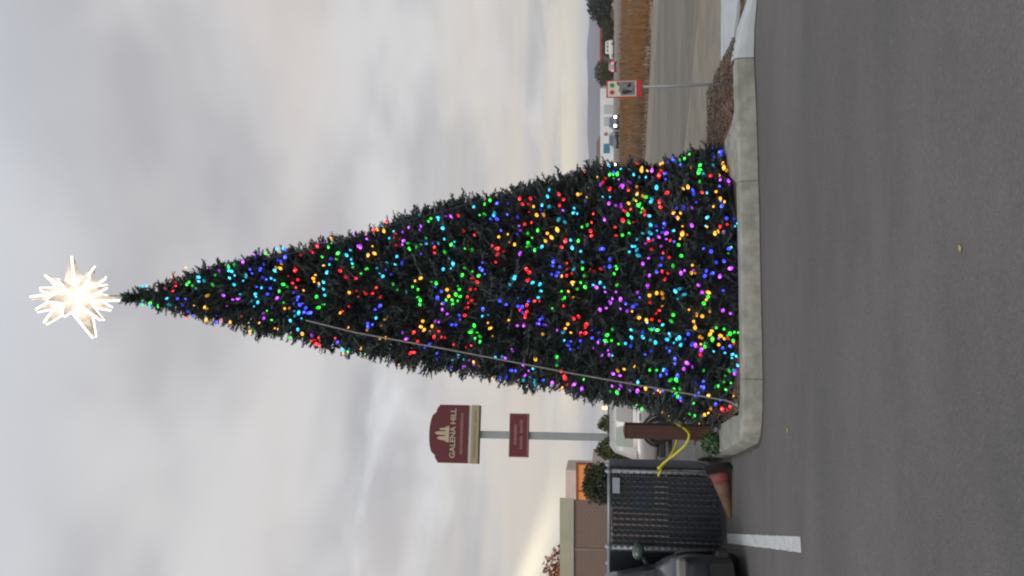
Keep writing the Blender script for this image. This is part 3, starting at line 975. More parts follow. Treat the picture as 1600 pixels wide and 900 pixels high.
def leafy(mb, c, rad, n, size, rg, thr=-0.15, freq=2.2, shell=.45, mi=0, boxy=2.0):
    """many small leaf faces through an uneven ellipsoid, with gaps"""
    k = 0
    while k < n:
        d = Vector((rg.gauss(0, 1), rg.gauss(0, 1), rg.gauss(0, 1))).normalized()
        d /= (abs(d.x) ** boxy + abs(d.y) ** boxy + abs(d.z) ** boxy) ** (1 / boxy)
        q = shell + (1 - shell) * rg.random() ** .6
        p = Vector((c[0] + d.x * rad[0] * q, c[1] + d.y * rad[1] * q, c[2] + d.z * rad[2] * q))
        nv = noise.noise(Vector((p.x * freq / rad[0], p.y * freq / rad[0], p.z * freq / rad[0])))
        k += 1
        if nv < thr - .25 + .4 * (q - .4):
            continue
        p += d * nv * .18 * min(rad)
        a = Vector((rg.gauss(0, 1), rg.gauss(0, 1), rg.gauss(0, 1))).normalized()
        b = a.cross(d + Vector((.01, .02, .3))).normalized()
        s = size * rg.uniform(.6, 1.3)
        mb.face([p - a * s, p + b * s * .45, p + a * s, p - b * s * .45], mi)


def plant(name, label, cat, loc, rad, n, size, m_, stem=.04, seed=1, thr=-.15, lift=0.0, group=None, shell=.45, trunk_m='bark', crown_name='crown', boxy=2.0):
    rg = random.Random(seed)
    t = thing(name, label, cat, loc, 0, group)
    mb = MB()
    cz = rad[2] + lift
    leafy(mb, (0, 0, cz), rad, n, size, rg, thr, shell=shell, boxy=boxy)
    mb.build(crown_name, m_, t, fix=False)
    mb = MB()
    mb.tube([(0, 0, -.05), (stem * .4, 0, cz * .5), (0, stem * .3, cz * 1.1)], [stem, stem * .75, stem * .3], 7)
    for i in range(6):
        a = i * 1.05 + seed
        z0 = cz * (.45 + .1 * i)
        mb.tube([(0, 0, z0), (math.cos(a) * rad[0] * .6, math.sin(a) * rad[1] * .6, z0 + rad[2] * .35)], [stem * .5, stem * .2], 5)
    mb.build('trunk', M_[trunk_m], t)
    return t


plant('leafy_plant', 'small bright green plant at the foot of the brown post', 'plant', (-1.98, 10.45, .16), (.17, .15, .13), 420, .032, M_['green_leaf'], .012, 4,
      -.4, crown_name='leaves')
# a bundle of faded stems beside it, where the soil shows
tuft = thing('dry_plant', 'dry reddish plant stems in the soil beside the tree skirt', 'plant', (-1.45, 9.85, .17))
mb = MB()
for i in range(34):
    a, l = rng.uniform(0, 6.28), rng.uniform(.08, .20)
    b = Vector((rng.gauss(0, .07), rng.gauss(0, .07), 0))
    mb.tube([b, b + Vector((math.cos(a) * l * .4, math.sin(a) * l * .4, l * .8)), b + Vector((math.cos(a) * l * .8, math.sin(a) * l * .8, l))], [.006, .005, .002], 4)
mb.build('stems', mat('faded_rose_stems', (.26, .13, .12), .85, .3, 12), tuft)

# ------------------------------------------------------------------ small sign on a thin pole, right of the tree
sg = thing('pole_sign', 'small red bordered sign with green and red dots on thin grey pole', 'sign', (2.395, 9.62, .1))
mb = MB()
mb.tube([(0, 0, 0), (-.003, 0, .6), (-.006, 0, 1.5)], .0165, 10)
mb.build('pole', M_['galv'], sg, True)
mb = MB()
mb.box((-.03, -.03, 1.312), (.205, .008, .415), ch=.003)
pn = mb.build('sign_panel', M_['red_sign'], sg)
mb = MB()
mb.box((-.03, -.0365, 1.335), (.182, .004, .335))
mb.build('white_field', M_['white_sign'], pn)
mb = MB()
mb.prism([(-.112, 1.185), (.052, 1.185), (.052, 1.395), (.030, 1.400), (-.01, 1.365), (-.055, 1.375), (-.080, 1.355), (-.112, 1.35)][::-1], -.0425, -.0390)
mb.build('picture', M_['grey_print'], pn)
mb = MB()
mb.prism([(-.098, 1.30), (-.085, 1.33), (-.072, 1.345), (-.060, 1.335), (-.045, 1.30), (-.048, 1.26), (-.06, 1.22), (-.075, 1.215), (-.085, 1.25)][::-1], -.0465, -.0430)
mb.prism([(-.02, 1.255), (.0, 1.285), (.015, 1.26), (.03, 1.27), (.035, 1.235), (.0, 1.225)][::-1], -.0465, -.0430)
mb.build('black_figure', M_['black_print'], pn)
for dx, key, nm in ((-.072, 'red_sign', 'red_dot'), (.012, 'green_print', 'green_dot')):
    mb = MB()
    mb.prism([(dx + .027 * math.cos(a * math.pi / 10), 1.452 + .027 * math.sin(a * math.pi / 10)) for a in range(20)], -.0425, -.0390)
    mb.build(nm, M_[key], pn)
mb = MB()
for z in (1.18, 1.44):
    mb.lathe([(.008, 0), (.008, .006)], 8, Matrix.Translation((-.006, -.036, z)) @ Matrix.Rotation(R(90), 4, 'X'))
mb.build('bolts', M_['galv'], sg)

# ------------------------------------------------------------------ traffic cone knocked over in front of the fence corner
cone = thing('traffic_cone', 'faded orange traffic cone lying on its side by the fence corner', 'traffic cone', (-2.36, 10.72, 0))
tl = math.atan2(.165, .66)
Mc = Matrix.Translation((0.0, 0, .172)) @ Matrix.Rotation(-math.pi / 2 - tl * 1.0, 4, 'Y')
def cpart(name, prof, m_, n=20):
    mb = MB()
    mb.lathe(prof, n, Mc)
    return mb.build(name, m_, cone, True)


cpart('cone_body', [(.137, .02), (.112, .17), (.110, .171)], M_['cone'])
cpart('cone_collar', [(.111, .170), (.080, .36), (.078, .361)], M_['cone_tan'])
cpart('cone_tip', [(.079, .360), (.035, .64), (.028, .66), (.02, .665)], M_['cone_tan'])
mb = MB()
mb.box((0, 0, .0), (.34, .34, .04), Mc, ch=.02)
mb.build('cone_base', M_['rubber'], cone)

# ------------------------------------------------------------------ chain-link enclosure with privacy slats
def fence_run(label, A, B, top=1.585, slats=True, n_post=3, first_post=True):
    A, B = Vector((*A, 0)), Vector((*B, 0))
    L = (B - A).length
    a = math.atan2((B - A).y, (B - A).x)
    t = thing('chain_link_fence', label, 'fence', A, a, 'slatted chain link fence around the enclosure')
    mb = MB()
    mb.tube([(0, 0, top), (L, 0, top)], .024, 10)
    mb.build('top_rail', M_['galv'], t, True)
    mb = MB()
    mb.tube([(0, 0, .07), (L, 0, .07)], .008, 6)
    mb.build('bottom_wire', M_['mesh'], t)
    mb = MB()
    mb.tube([(0, .02, .56), (L, .02, .56)], .014, 6)
    mb.build('brace_rail', M_['mesh'], t)
    for i in range(n_post):
        if i == 0 and not first_post:
            continue
        mb = MB()
        r_ = .036 if i == 0 else .028
        mb.tube([(0, 0, 0), (0, 0, top + .0)], r_, 12)
        p_ = mb.build('post', M_['galv'], t, True, (L * i / max(1, n_post - 1), .0, 0))
        mb = MB()
        mb.lathe([(r_ + .006, top - .03), (r_ + .008, top + .02), (r_ * .7, top + .05), (.004, top + .06)], 12)
        mb.build('post_cap', M_['galv'], p_, True)
    # woven wire, in front of the slats
    mb = MB()
    pitch, z0, z1 = .085, .07, top - .01
    hgt = z1 - z0
    k = int((L + hgt) / pitch)
    for sgn in (1, -1):
        for i in range(k):
            s0 = -hgt + i * pitch
            u0, u1 = max(0, s0), min(L, s0 + hgt)
            if u1 - u0 < .02:
                continue
            if sgn > 0:
                q = [(u0, -.046, z0 + (u0 - s0)), (u1, -.046, z0 + (u1 - s0))]
            else:
                q = [(u0, -.038, z1 - (u0 - s0)), (u1, -.038, z1 - (u1 - s0))]
            mb.tube(q, .0052, 3)
    tag(mb.build('wire_mesh', M_['mesh'], t), kind='stuff')
    if slats:
        sm = MB()
        sm.box((-.004, 0, 0), (.0535, .008, top - .13), ch=.003)
        sm.box((.0275, -.002, 0), (.009, .010, top - .13), mi=1)      # folded edge, its highlight painted as a paler strip
        base = None
        rs = random.Random(int(L * 100))
        for i in range(int(L / .0745)):
            if base is None:
                base = sm.build('slat', [M_['slat'], M_['slat_highlight']], t)
                o = base
            else:
                o = bpy.data.objects.new('slat', base.data)
                COL.objects.link(o)
                o.parent = t
            o.location = (.06 + i * .0745 + rs.uniform(-.004, .004), -.018 + rs.uniform(-.004, .004), (top + .05) / 2 + rs.uniform(-.012, .006))
            o.rotation_euler = (0, rs.uniform(-.006, .006), rs.uniform(-.12, .12))
    return t


fence_run('dark slatted chain link fence facing the parking spaces', (-3.56, 11.1), (-2.52, 11.1), n_post=2)
fence_run('dark slatted chain link fence running back alongside the dark SUV', (-5.32, 14.93), (-3.575, 11.13), n_post=3)
fence_run('dark slatted chain link fence at the back behind the dark SUV', (-10.5, 14.95), (-5.36, 14.95), n_post=4)
fence_run('dark slatted chain link fence running back from the corner post', (-2.50, 11.12), (-3.14, 14.6), n_post=3, first_post=False)
mb = MB()
mb.box((0, 0, 0), (.215, .012, .10), ch=.02)
o = mb.build('plate', M_['plate'], None, False, (-2.70, 11.035, 1.488))
tag(o, 'pale blue plate hung under the fence rail beside the corner', 'plate')

# what stands inside the enclosure, seen through the gaps
bn = thing('waste_bin', 'dark wheeled bin behind the slatted fence', 'bin', (-3.24, 12.12, 0))
mb = MB()
mb.loft([[(-.37, -.33, .10), (.37, -.33, .10), (.37, .33, .10), (-.37, .33, .10)], [(-.42, -.38, .70), (.42, -.38, .70), (.42, .38, .70), (-.42, .38, .70)]])
mb.build('bin_body', M_['bin'], bn)
mb = MB()
mb.box((0, 0, .715), (.88, .80, .025), ch=.01)
mb.build('lid', M_['bin'], bn)
for x in (-.35, .35):
    mb = MB()
    mb.lathe([(.07, -.02), (.075, 0), (.07, .02)], 12, Matrix.Translation((x, -.25, .075)) @ Matrix.Rotation(R(90), 4, 'X'))
    mb.build('wheel', M_['rubber'], bn)
cb_ = thing('cream_carton', 'cream carton on the bin behind the fence', 'box', (-3.02, 11.98, .73))
mb = MB()
mb.box((0, 0, .10), (.40, .30, .20), ch=.006)
mb.build('carton_body', M_['cream_box'], cb_)
mb = MB()
mb.box((-.1, -.02, .206), (.19, .28, .008))
mb.box((.1, -.02, .206), (.19, .28, .008))
mb.build('flap', M_['cream_box'], cb_)
bb_ = thing('blue_crate', 'blue crate stacked on the cream carton behind the fence', 'crate', (-3.04, 11.98, .945))
mb = MB()
for sx, sy, cx_, cy_ in ((.42, .015, 0, -.14), (.42, .015, 0, .14), (.015, .265, -.2025, 0), (.015, .265, .2025, 0)):
    mb.box((cx_, cy_, .15), (sx, sy, .30))
mb.box((0, 0, .008), (.39, .265, .012))
mb.build('crate_body', M_['blue_box'], bb_)
mb = MB()
for y in (-.153, .153):
    mb.box((0, y, .285), (.44, .012, .03))
mb.build('rim', M_['blue_box'], bb_)

# ------------------------------------------------------------------ wheels and arches for the vehicles
def wheel_part(parent, x, y, rad, wid, n=28, loc_z=None, hub=True, spoke=7):
    z = rad if loc_z is None else loc_z
    Mw = Matrix.Translation((x, y, z)) @ Matrix.Rotation(R(90), 4, 'X')
    holder = MB()
    rt, ri = rad, rad * .70
    prof = [(ri, -wid * .42), (rt * .93, -wid * .5), (rt, -wid * .28), (rt, wid * .28), (rt * .93, wid * .5), (ri, wid * .42), (ri, -wid * .42)]
    holder.lathe(prof, n, Mw, caps=False)
    wl = holder.build('wheel', M_['rubber'], parent, True)
    mb = MB()
    mb.lathe([(ri, -wid * .40), (ri * .93, -wid * .44), (ri * .9, -wid * .1), (ri * .9, wid * .1), (ri * .93, wid * .44), (ri, wid * .40)], n, Mw, caps=False)
    mb.lathe([(ri * .26, -wid * .42), (ri * .30, 0), (ri * .26, wid * .42)], 14, Mw)
    for k in range(spoke):
        mb.box((ri * .58, 0, 0), (ri * .75, ri * .17, wid * .42), Mw @ Matrix.Rotation(2 * math.pi * k / spoke, 4, 'Z'))
    mb.build('rim', M_['alloy'], wl)
    return wl


def arc_shell(cx, cz, r0, r1, wid, a0, a1, n=12):
    mb = MB()
    rings = []
    for i in range(n + 1):
        a = a0 + (a1 - a0) * i / n
        c, s = math.cos(a), math.sin(a)
        rings.append([(cx + r0 * c, -wid, cz + r0 * s), (cx + r1 * .97 * c, -wid, cz + r1 * .97 * s), (cx + r1 * c, -wid * .55, cz + r1 * s),
                      (cx + r1 * c, wid * .55, cz + r1 * s), (cx + r1 * .97 * c, wid, cz + r1 * .97 * s), (cx + r0 * c, wid, cz + r0 * s)])
    mb.loft(rings)
    return mb



# ------------------------------------------------------------------ vehicles
def vehicle(label, cat, loc, rz, L, W, Ht, paint, name='parked_car', heads=None, tails=None, detail=True, glass='glass_pale', group=None, van=False, mirror_m=None):
    t = thing(name, label, cat, loc, rz, group)
    hw = W / 2
    belt = Ht * .60
    st = [(-L / 2, .88, .40, belt * .82), (-L / 2 + .10, .97, .32, belt * .97), (-L * .36, 1.0, .27, belt), (0, 1.0, .26, belt), (L * .20, 1.0, .27, belt * .99),
          (L * .38, .98, .28, belt * .90), (L / 2 - .12, .93, .31, belt * .80), (L / 2, .80, .40, belt * .64)]
    mb = MB()
    rings = []
    for x, ws, zb, zt in st:
        b = hw * ws
        half = [(b * .90, zb), (b * .985, zb + .10), (b, zb + (zt - zb) * .45), (b * .985, zt - .10), (b * .93, zt - .015), (b * .80, zt)]
        rings.append([(x, y, z) for y, z in half] + [(x, -y, z) for y, z in reversed(half)])
    mb.loft(rings)
    body = mb.build('body', paint, t, True)
    subsurf(body, 1)
    # cabin
    xr0, xr1 = -L * .475, -L * .43
    xf0, xf1 = L * .22, L * (.20 if van else .06)
    tw = hw * .76
    bw = hw * .93
    mb = MB()
    cr = []
    for u in (0, .5, .86, 1.0):
        xa, xb = xr0 + (xr1 - xr0) * u, xf0 + (xf1 - xf0) * u
        ww = bw + (tw - bw) * u
        z = belt - .06 + (Ht - .03 - belt + .06) * u + (.0 if u < 1 else .03)
        if u == 1.0:
            xa, xb, ww = xa + .12, xb - .12, ww - .12
        cr.append([(xa, -ww * .92, z), (xa + .12, -ww, z), (xb - .15, -ww, z), (xb, -ww * .9, z), (xb, ww * .9, z), (xb - .15, ww, z), (xa + .12, ww, z), (xa, ww * .92, z)])
    mb.loft(cr)
    cab = mb.build('cabin', paint, t, True)
    e = cab.modifiers.new('edge', 'EDGE_SPLIT')
    e.split_angle = R(40)

    def side_pt(x, u, s, off=.006):
        ww = bw + (tw - bw) * u + off
        return (x, s * ww, belt - .06 + (Ht - .03 - belt + .06) * u)
    u0, u1 = .16, .80
    for s in (1, -1):
        for a, b, g_ in ((-.40, -.285, 'glass_green'), (-.262, -.055, glass), (-.03, .135 if van else .10, glass)):
            xa, xb = a * L, b * L
            slope = (xf1 - xf0) * .55 if b > 0 else 0
            n = 4
            mb = MB()
            p = [side_pt(xa, u0, s), side_pt(xb, u0, s), side_pt(xb + slope * .6, u0 + (u1 - u0) * .7, s), side_pt(xb + slope - .05, u1, s), side_pt(xa + .04, u1, s), side_pt(xa, u1 - .08, s)]
            q_ = [(x, y - s * .012, z) for x, y, z in p]
            mb.loft([q_, p])
            mb.build('side_window', M_[g_], t)
    for xa0, xa1, nm in ((xf0, xf1, 'windscreen'), (xr0, xr1, 'rear_window')):
        mb = MB()
        o_ = .008 if xa0 > 0 else -.008
        def fp(u, y):
            return (xa0 + (xa1 - xa0) * u + o_, y * (bw + (tw - bw) * u) * .84, belt - .06 + (Ht - .03 - belt + .06) * u)
        p = [fp(.2, -1), fp(.2, 1), fp(.84, 1), fp(.84, -1)]
        mb.loft([[(x - o_ * 1.5, y, z) for x, y, z in p], p])
        mb.build(nm, M_['glass'], t)
    wr = .33 if not van else .35
    for x in (-L * .30, L * .315):
        for s in (1, -1):
            wheel_part(t, x, s * (hw - .10), wr, .21, 20, spoke=5)
            mb = MB()                               # dark wheel arch
            arc_shell(x, wr, wr + .02, wr + .07, .012, R(2), R(178), 10)
            a_ = arc_shell(x, wr, wr + .015, wr + .075, .02, R(0), R(180), 12)
            oo = a_.build('wheel_arch', M_['plastic'], t, True)
            oo.location = (0, s * (hw + .0), 0)
    mb = MB()
    mb.box((0, 0, .255), (L * .90, W * (.985 if detail else .9), .17), ch=.03)
    mb.build('underbody', M_['plastic'], t)
    for s in (1, -1):
        mb = MB()
        mb.box((L / 2 - .07, s * hw * .66, belt * .72), (.12, hw * .36, .13) if detail else (.16, hw * .34, .34), ch=.03)
        mb.build('headlight', M_['headlight'] if heads else M_['glass_pale'], t)
        mb = MB()
        mb.box((-L / 2 + .045, s * hw * .78, belt * .86), (.10, hw * .22, .20) if detail else (.14, hw * .36, .42), ch=.02)
        mb.build('tail_light', M_['taillight'] if tails else M_['red_sign'], t)
        mb = MB()
        if mirror_m:
            Mm = Matrix.Translation((xf0 - .20, s * (hw + .10), belt + .15)) @ Matrix.Rotation(s * .2, 4, 'Z')
            mb.loft([[(dx, q_ * .125 * math.cos(a * math.pi / 9), q_ * .085 * math.sin(a * math.pi / 9)) for a in range(18)]
                     for dx, q_ in ((.075, .3), (.06, .65), (.03, .92), (-.03, 1.0), (-.045, .93))], True, Mm)
            wm = mb.build('wing_mirror', mirror_m, t, True)
            mb = MB()
            mb.tube([(xf0 - .22, s * (hw - .10), belt + .02), (xf0 - .21, s * (hw + .04), belt + .11)], [.04, .025], 8)
            mb.build('mirror_arm', M_['plastic'], wm, True)
        else:
            mb.box((xf0 - .22, s * (hw + .09), belt + .06), (.10, .17, .12), ch=.03)
            mb.build('wing_mirror', paint, t)
        if detail:
            for a in (-.30, -.02):
                mb = MB()
                mb.box((a * L + .32, s * (hw + .012), belt - .12), (.20, .03, .028), ch=.008)
                mb.build('door_handle', paint, t)
            mb = MB()
            mb.box((-.02 * L, s * (hw + .004), .47), (L * .42, .03, .07), ch=.01)
            mb.build('side_moulding', paint, t)
    if detail:
        mb = MB()
        mb.box((L / 2 - .02, 0, belt * .45), (.05, W * .5, .14), ch=.02)
        mb.build('grille', M_['plastic'], t)
        mb = MB()
        mb.loft([[(L / 2 - .30, -hw * .93, z), (L / 2 - .06, -hw * .80, z), (L / 2 + .015, -hw * .6, z), (L / 2 + .015, hw * .6, z), (L / 2 - .06, hw * .80, z), (L / 2 - .30, hw * .93, z)]
                 for z in (.17, .44)])
        mb.build('lower_bumper', M_['plastic'], t)
        mb = MB()
        mb.box((L / 2 + .02, 0, .27), (.03, W * .52, .13), ch=.008)
        mb.build('skid_plate', M_['alloy'], t)
        mb = MB()
        for s in (1, -1):
            mb.tube([(xr1 + .25, s * tw * .88, Ht + .0), (xr1 + .3, s * tw * .88, Ht + .035), (xf1 - .3, s * tw * .88, Ht + .035), (xf1 - .25, s * tw * .88, Ht)], .014, 6)
        mb.build('roof_rail', M_['plastic'], t)
    return t


vehicle('silver grey SUV standing beyond the brown post', 'SUV', (-2.20, 21.2, 0), 0, 4.55, 1.82, 1.56, M_['paint_silver'], van=True, glass='glass_pale')
vehicle('dark SUV facing the car park beside the slatted fence, with rounded green grey wing mirrors', 'SUV', (-4.79, 11.15, 0), math.atan2(-.907, .42), 4.6, 1.86, 1.74,
        M_['dark_paint'], van=True, glass='glass', mirror_m=M_['moto_mirror'])
vehicle('dark blue car with both headlights lit on the far road', 'car', (22.9, 111.5, -.03), R(-90 - 8), 4.4, 1.8, 1.5, M_['paint_blue'], heads=True, detail=False, name='distant_car')
vehicle('slate blue car without lights beside the lit dark blue car', 'car', (21.1, 115, -.03), R(-90 - 20), 4.4, 1.8, 1.5, M_['paint_blue'], detail=False, name='distant_car')
vehicle('grey car with lit headlights nearest the tree edge', 'car', (17.6, 119, -.03), R(-90 - 8), 4.4, 1.8, 1.5, M_['paint_grey'], heads=True, detail=False, name='distant_car')
vehicle('grey car showing red tail lights beside the dome shaped tree', 'car', (41.7, 152, -.03), R(75), 4.4, 1.8, 1.5, M_['paint_grey'], tails=True, detail=False, name='distant_car')
vehicle('white van parked against the olive hedge', 'van', (61.5, 208, -.05), R(165), 4.8, 1.9, 2.3, M_['paint_white'], van=True, detail=False, name='distant_van')

# ------------------------------------------------------------------ burgundy pole sign
ps = thing('pole_sign', 'tall burgundy sign with arched top above a smaller burgundy panel', 'sign', (-5.19, 28, 0), R(12))
mb = MB()
mb.box((-.0, .0, 3.2), (.26, .22, 6.4), ch=.02)
mb.build('pole', M_['pole'], ps)


def slab(name, out, y0, y1, m_, parent):
    mb = MB()
    mb.prism(out, y0, y1)
    return mb.build(name, m_, parent)


W2 = 1.01
arch = [(-W2, 6.495), (W2, 6.495), (W2, 7.545), (W2 - .07, 7.545), (W2 - .07, 7.60), (W2 - .15, 7.60), (W2 - .15, 7.64), (W2 - .26, 7.645)]
n = 14
for i in range(1, n):
    u = i / n
    x = (W2 - .26) * (1 - 2 * u)
    arch.append((x, 7.645 + .235 * math.sqrt(max(0, 1 - (x / (W2 - .26)) ** 2)) ** .9))
arch += [(-W2 + .26, 7.645), (-W2 + .15, 7.64), (-W2 + .15, 7.60), (-W2 + .07, 7.60), (-W2 + .07, 7.545), (-W2, 7.545)]
main = slab('main_panel', arch, -.26, .20, M_['burgundy'], ps)
slab('pale_rail', [(-W2 + .01, 6.385), (W2 - .01, 6.385), (W2 - .01, 6.494), (-W2 + .01, 6.494)], -.22, .18, M_['edge'], ps)
kh = slab('khaki_panel', [(-W2 - .005, 6.115), (W2 + .005, 6.115), (W2 + .005, 6.384), (-W2 - .005, 6.384)], -.26, .20, M_['khaki'], ps)
low = slab('lower_panel', [(-.755, 4.37), (.755, 4.37), (.755, 5.035), (-.755, 5.035)], -.20, .16, M_['burgundy2'], ps)
fr = MB()
for z in (4.385, 5.02):
    fr.box((0, -.205, z), (1.51, .02, .035))
for x in (-.738, .738):
    fr.box((x, -.205, 4.7025), (.035, .02, .595))
fr.build('frame', M_['faint_letter'], low)


def lettering(txt, size, m_, parent, x, y, z, width=None, depth=.012):
    cu = bpy.data.curves.new('lettering', 'FONT')
    cu.body = txt
    cu.size = size
    cu.align_x = 'CENTER'
    cu.extrude = depth
    cu.offset = size * .018
    tmp = bpy.data.objects.new('lettering', cu)
    COL.objects.link(tmp)
    dg = bpy.context.evaluated_depsgraph_get()
    me = bpy.data.meshes.new_from_object(tmp.evaluated_get(dg))
    me.name = 'lettering'
    COL.objects.unlink(tmp)
    bpy.data.objects.remove(tmp)
    o = bpy.data.objects.new('lettering', me)
    me.materials.clear()
    me.materials.append(m_)
    COL.objects.link(o)
    o.parent = parent
    o.rotation_euler = (R(90), 0, 0)
    o.location = (x, y, z)
    if width:
        xs = [v.co.x for v in me.vertices]
        s = width / (max(xs) - min(xs))
        o.scale = (s, 1, 1)
    return o


lettering('GALENA HILL', .27, M_['cream'], main, 0.02, -.272, 6.935, 1.72)


def blurred_line(parent, m_, x0, x1, z, h, y, seed, gaps=()):
    """a line of lettering too small to read: separate strokes"""
    r_ = random.Random(seed)
    mb = MB()
    x = x0
    while x < x1:
        wd = r_.uniform(.020, .034)
        if not any(a < x < b for a, b in gaps):
            mb.box((x + wd / 2, y, z + h / 2), (wd, .012, h * r_.uniform(.75, 1)))
        x += wd + r_.uniform(.012, .022)
    return tag(mb.build('small_lettering', m_, parent), kind='stuff')


blurred_line(main, M_['faint_letter'], -.70, .72, 6.66, .11, -.265, 3)
blurred_line(kh, M_['khaki_letter'], -.8, .8, 6.225, .07, -.265, 4, ((-.2, -.12), (.3, .36)))
blurred_line(low, M_['faint_letter'], -.32, .38, 4.755, .12, -.206, 5)
blurred_line(low, M_['faint_letter'], -.47, .50, 4.555, .11, -.206, 6, ((-.02, .06),))
# emblem: a pale building with two towers on a broad base
mb = MB()
for out in ([(-.31, 7.16), (.27, 7.16), (.235, 7.29), (-.275, 7.29)], [(-.245, 7.29), (-.09, 7.29), (-.10, 7.52), (-.155, 7.60), (-.21, 7.52)],
            [(-.055, 7.29), (.08, 7.29), (.075, 7.58), (.02, 7.68), (-.04, 7.58)], [(.115, 7.29), (.205, 7.29), (.19, 7.47), (.15, 7.52), (.12, 7.47)]):
    mb.prism(out, -.28, -.258)
mb.build('emblem', M_['cream'], main)

# ------------------------------------------------------------------ buildings
bl = thing('brick_building', 'long brown brick building with tan parapet behind the fence', 'building', (-6.86, 26, 0))
mb = MB()
mb.prism([(0, 0), (-1.75, 5.1), (-18, 5.1), (-18, 0)], 0, 2.70, 'z')
mb.build('wall', M_['brick'], bl)
mb = MB()
mb.prism([(.06, -.06), (-1.72, 5.16), (-18.06, 5.16), (-18.06, -.06)], 2.702, 3.15, 'z')
mb.build('parapet', M_['tan_trim'], bl)
mb = MB()
mb.box((-1.60, -.012, 1.35), (.07, .03, 2.69))  # flat strip over the joint in the wall
mb.build('joint_strip', M_['faint_letter'] if False else mat('rose_joint_cover', (.27, .19, .165), .85, .1, 3), bl)
mb = MB()
mb.prism([(-.3, .2), (-1.95, 4.9), (-17.8, 4.9), (-17.8, .2)], 3.152, 3.17, 'z')
mb.build('roof', M_['roof_brown'], bl)

rs_ = thing('restaurant', 'distant low building with a lit orange fascia edged in red', 'building', (-21.4, 80, 0))
mb = MB()
mb.box((-1.0, 4.5, 1.6), (9.4, 8.0, 3.2))
mb.build('wall', M_['blush_wall'], rs_)
mb = MB()
mb.box((-1.6, 6.5, 4.5), (7.8, 5.0, 3.0))
mb.build('upper_wall', M_['blush_wall'], rs_)
mb = MB()
mb.box((1.1, .25, 3.98), (5.4, .45, 1.14))
fa = mb.build('fascia', M_['orange_lit'], rs_)
mb = MB()
for z in (3.3, 4.66):
    mb.box((1.1, .2, z), (5.6, .62, .22))
for x in (-1.62, 1.15, 3.86):
    mb.box((x, .2, 3.98), (.12, .60, 1.13))
mb.build('trim', M_['red_trim'], fa)
mb = MB()
for x in (-3, -.8, 1.4):
    mb.box((x, .49, 1.5), (1.6, .06, 1.6))
mb.build('windows', M_['glass'], rs_)

wb = thing('warehouse', 'long low white building far across the road', 'building', (32, 230, 0))
mb = MB()
mb.box((0, 8, 1.9), (50, 16, 3.8))
mb.build('wall', M_['white_wall'], wb)
mb = MB()
mb.loft([[(-22, 3, 3.8), (12.5, 3, 3.8), (12.5, 15, 3.8), (-22, 15, 3.8)], [(-20, 7, 5.0), (11, 7, 5.0), (11, 10, 5.0), (-20, 10, 5.0)]])
mb.build('roof', M_['roof_brown'], wb)
mb = MB()
mb.box((7.8, -.10, 2.05), (2.7, .2, 1.65))
mb.build('blue_panel', M_['blue_panel'], wb)
for x in (15.5, 19.0):
    mb = MB()
    mb.box((x, -.03, 1.5), (2.6, .08, 2.6))
    mb.build('roller_door', mat('pale_grey_door', (.50, .53, .57), .7, .05, 2), wb)
mb = MB()
mb.lathe([(.55, 0), (.55, .1)], 16, Matrix.Translation((11.9, -.02, 2.2)) @ Matrix.Rotation(R(90), 4, 'X'))
mb.build('round_emblem', M_['faint_letter'], wb)
rb = thing('red_roofed_building', 'distant low building with a red roof edge behind the hedge', 'building', (72, 236, 0))
mb = MB()
mb.box((0, 6, 1.6), (20, 10, 3.2))
mb.build('wall', M_['roof_brown'], rb)
mb = MB()
mb.box((0, 6, 3.6), (20.6, 10.6, .75))
mb.build('roof', M_['red_trim'], rb)

# ------------------------------------------------------------------ shrubs and trees
plant('clipped_bush', 'dark rounded bush in front of the brick building', 'bush', (-5.40, 22.3, 0), (.52, .52, 1.14), 11000, .05, M_['hedge'], .05, 3, -.9, crown_name='crown', boxy=5.0, shell=.55)
for x, y, h, r_, lab, m_ in ((-5.45, 27.2, 2.03, .50, 'dense olive shrub left of the pole sign', 'conifer'),
                             (-4.55, 27.0, 1.95, .42, 'spiky olive shrub between the pole sign and the tree', 'conifer')):
    plant('columnar_shrub', lab, 'shrub', (x, y, 0), (r_, r_, h / 2), 6500, .055, M_[m_], .04, int(-x * 10), -.6, group='shrubs at the edge of the car park')
plant('autumn_tree', 'russet autumn tree showing above the brick building', 'tree', (-12.5, 36, 0), (.95, .95, 1.45), 2600, .10, M_['autumn'], .10, 8, -.02, 1.65)
lp = thing('lamp_post', 'low post lamp with a glowing globe beside the tree', 'lamp', (-3.60, 24.2, 0))
mb = MB()
mb.tube([(0, 0, 0), (0, 0, 1.6)], .035, 10)
mb.build('pole', M_['plastic'], lp, True)
mb = MB()
mb.lathe([(.03, 1.6), (.06, 1.63), (.07, 1.70), (.05, 1.77), (.02, 1.79)], 12)
mb.build('globe', M_['lamp'], lp, True)

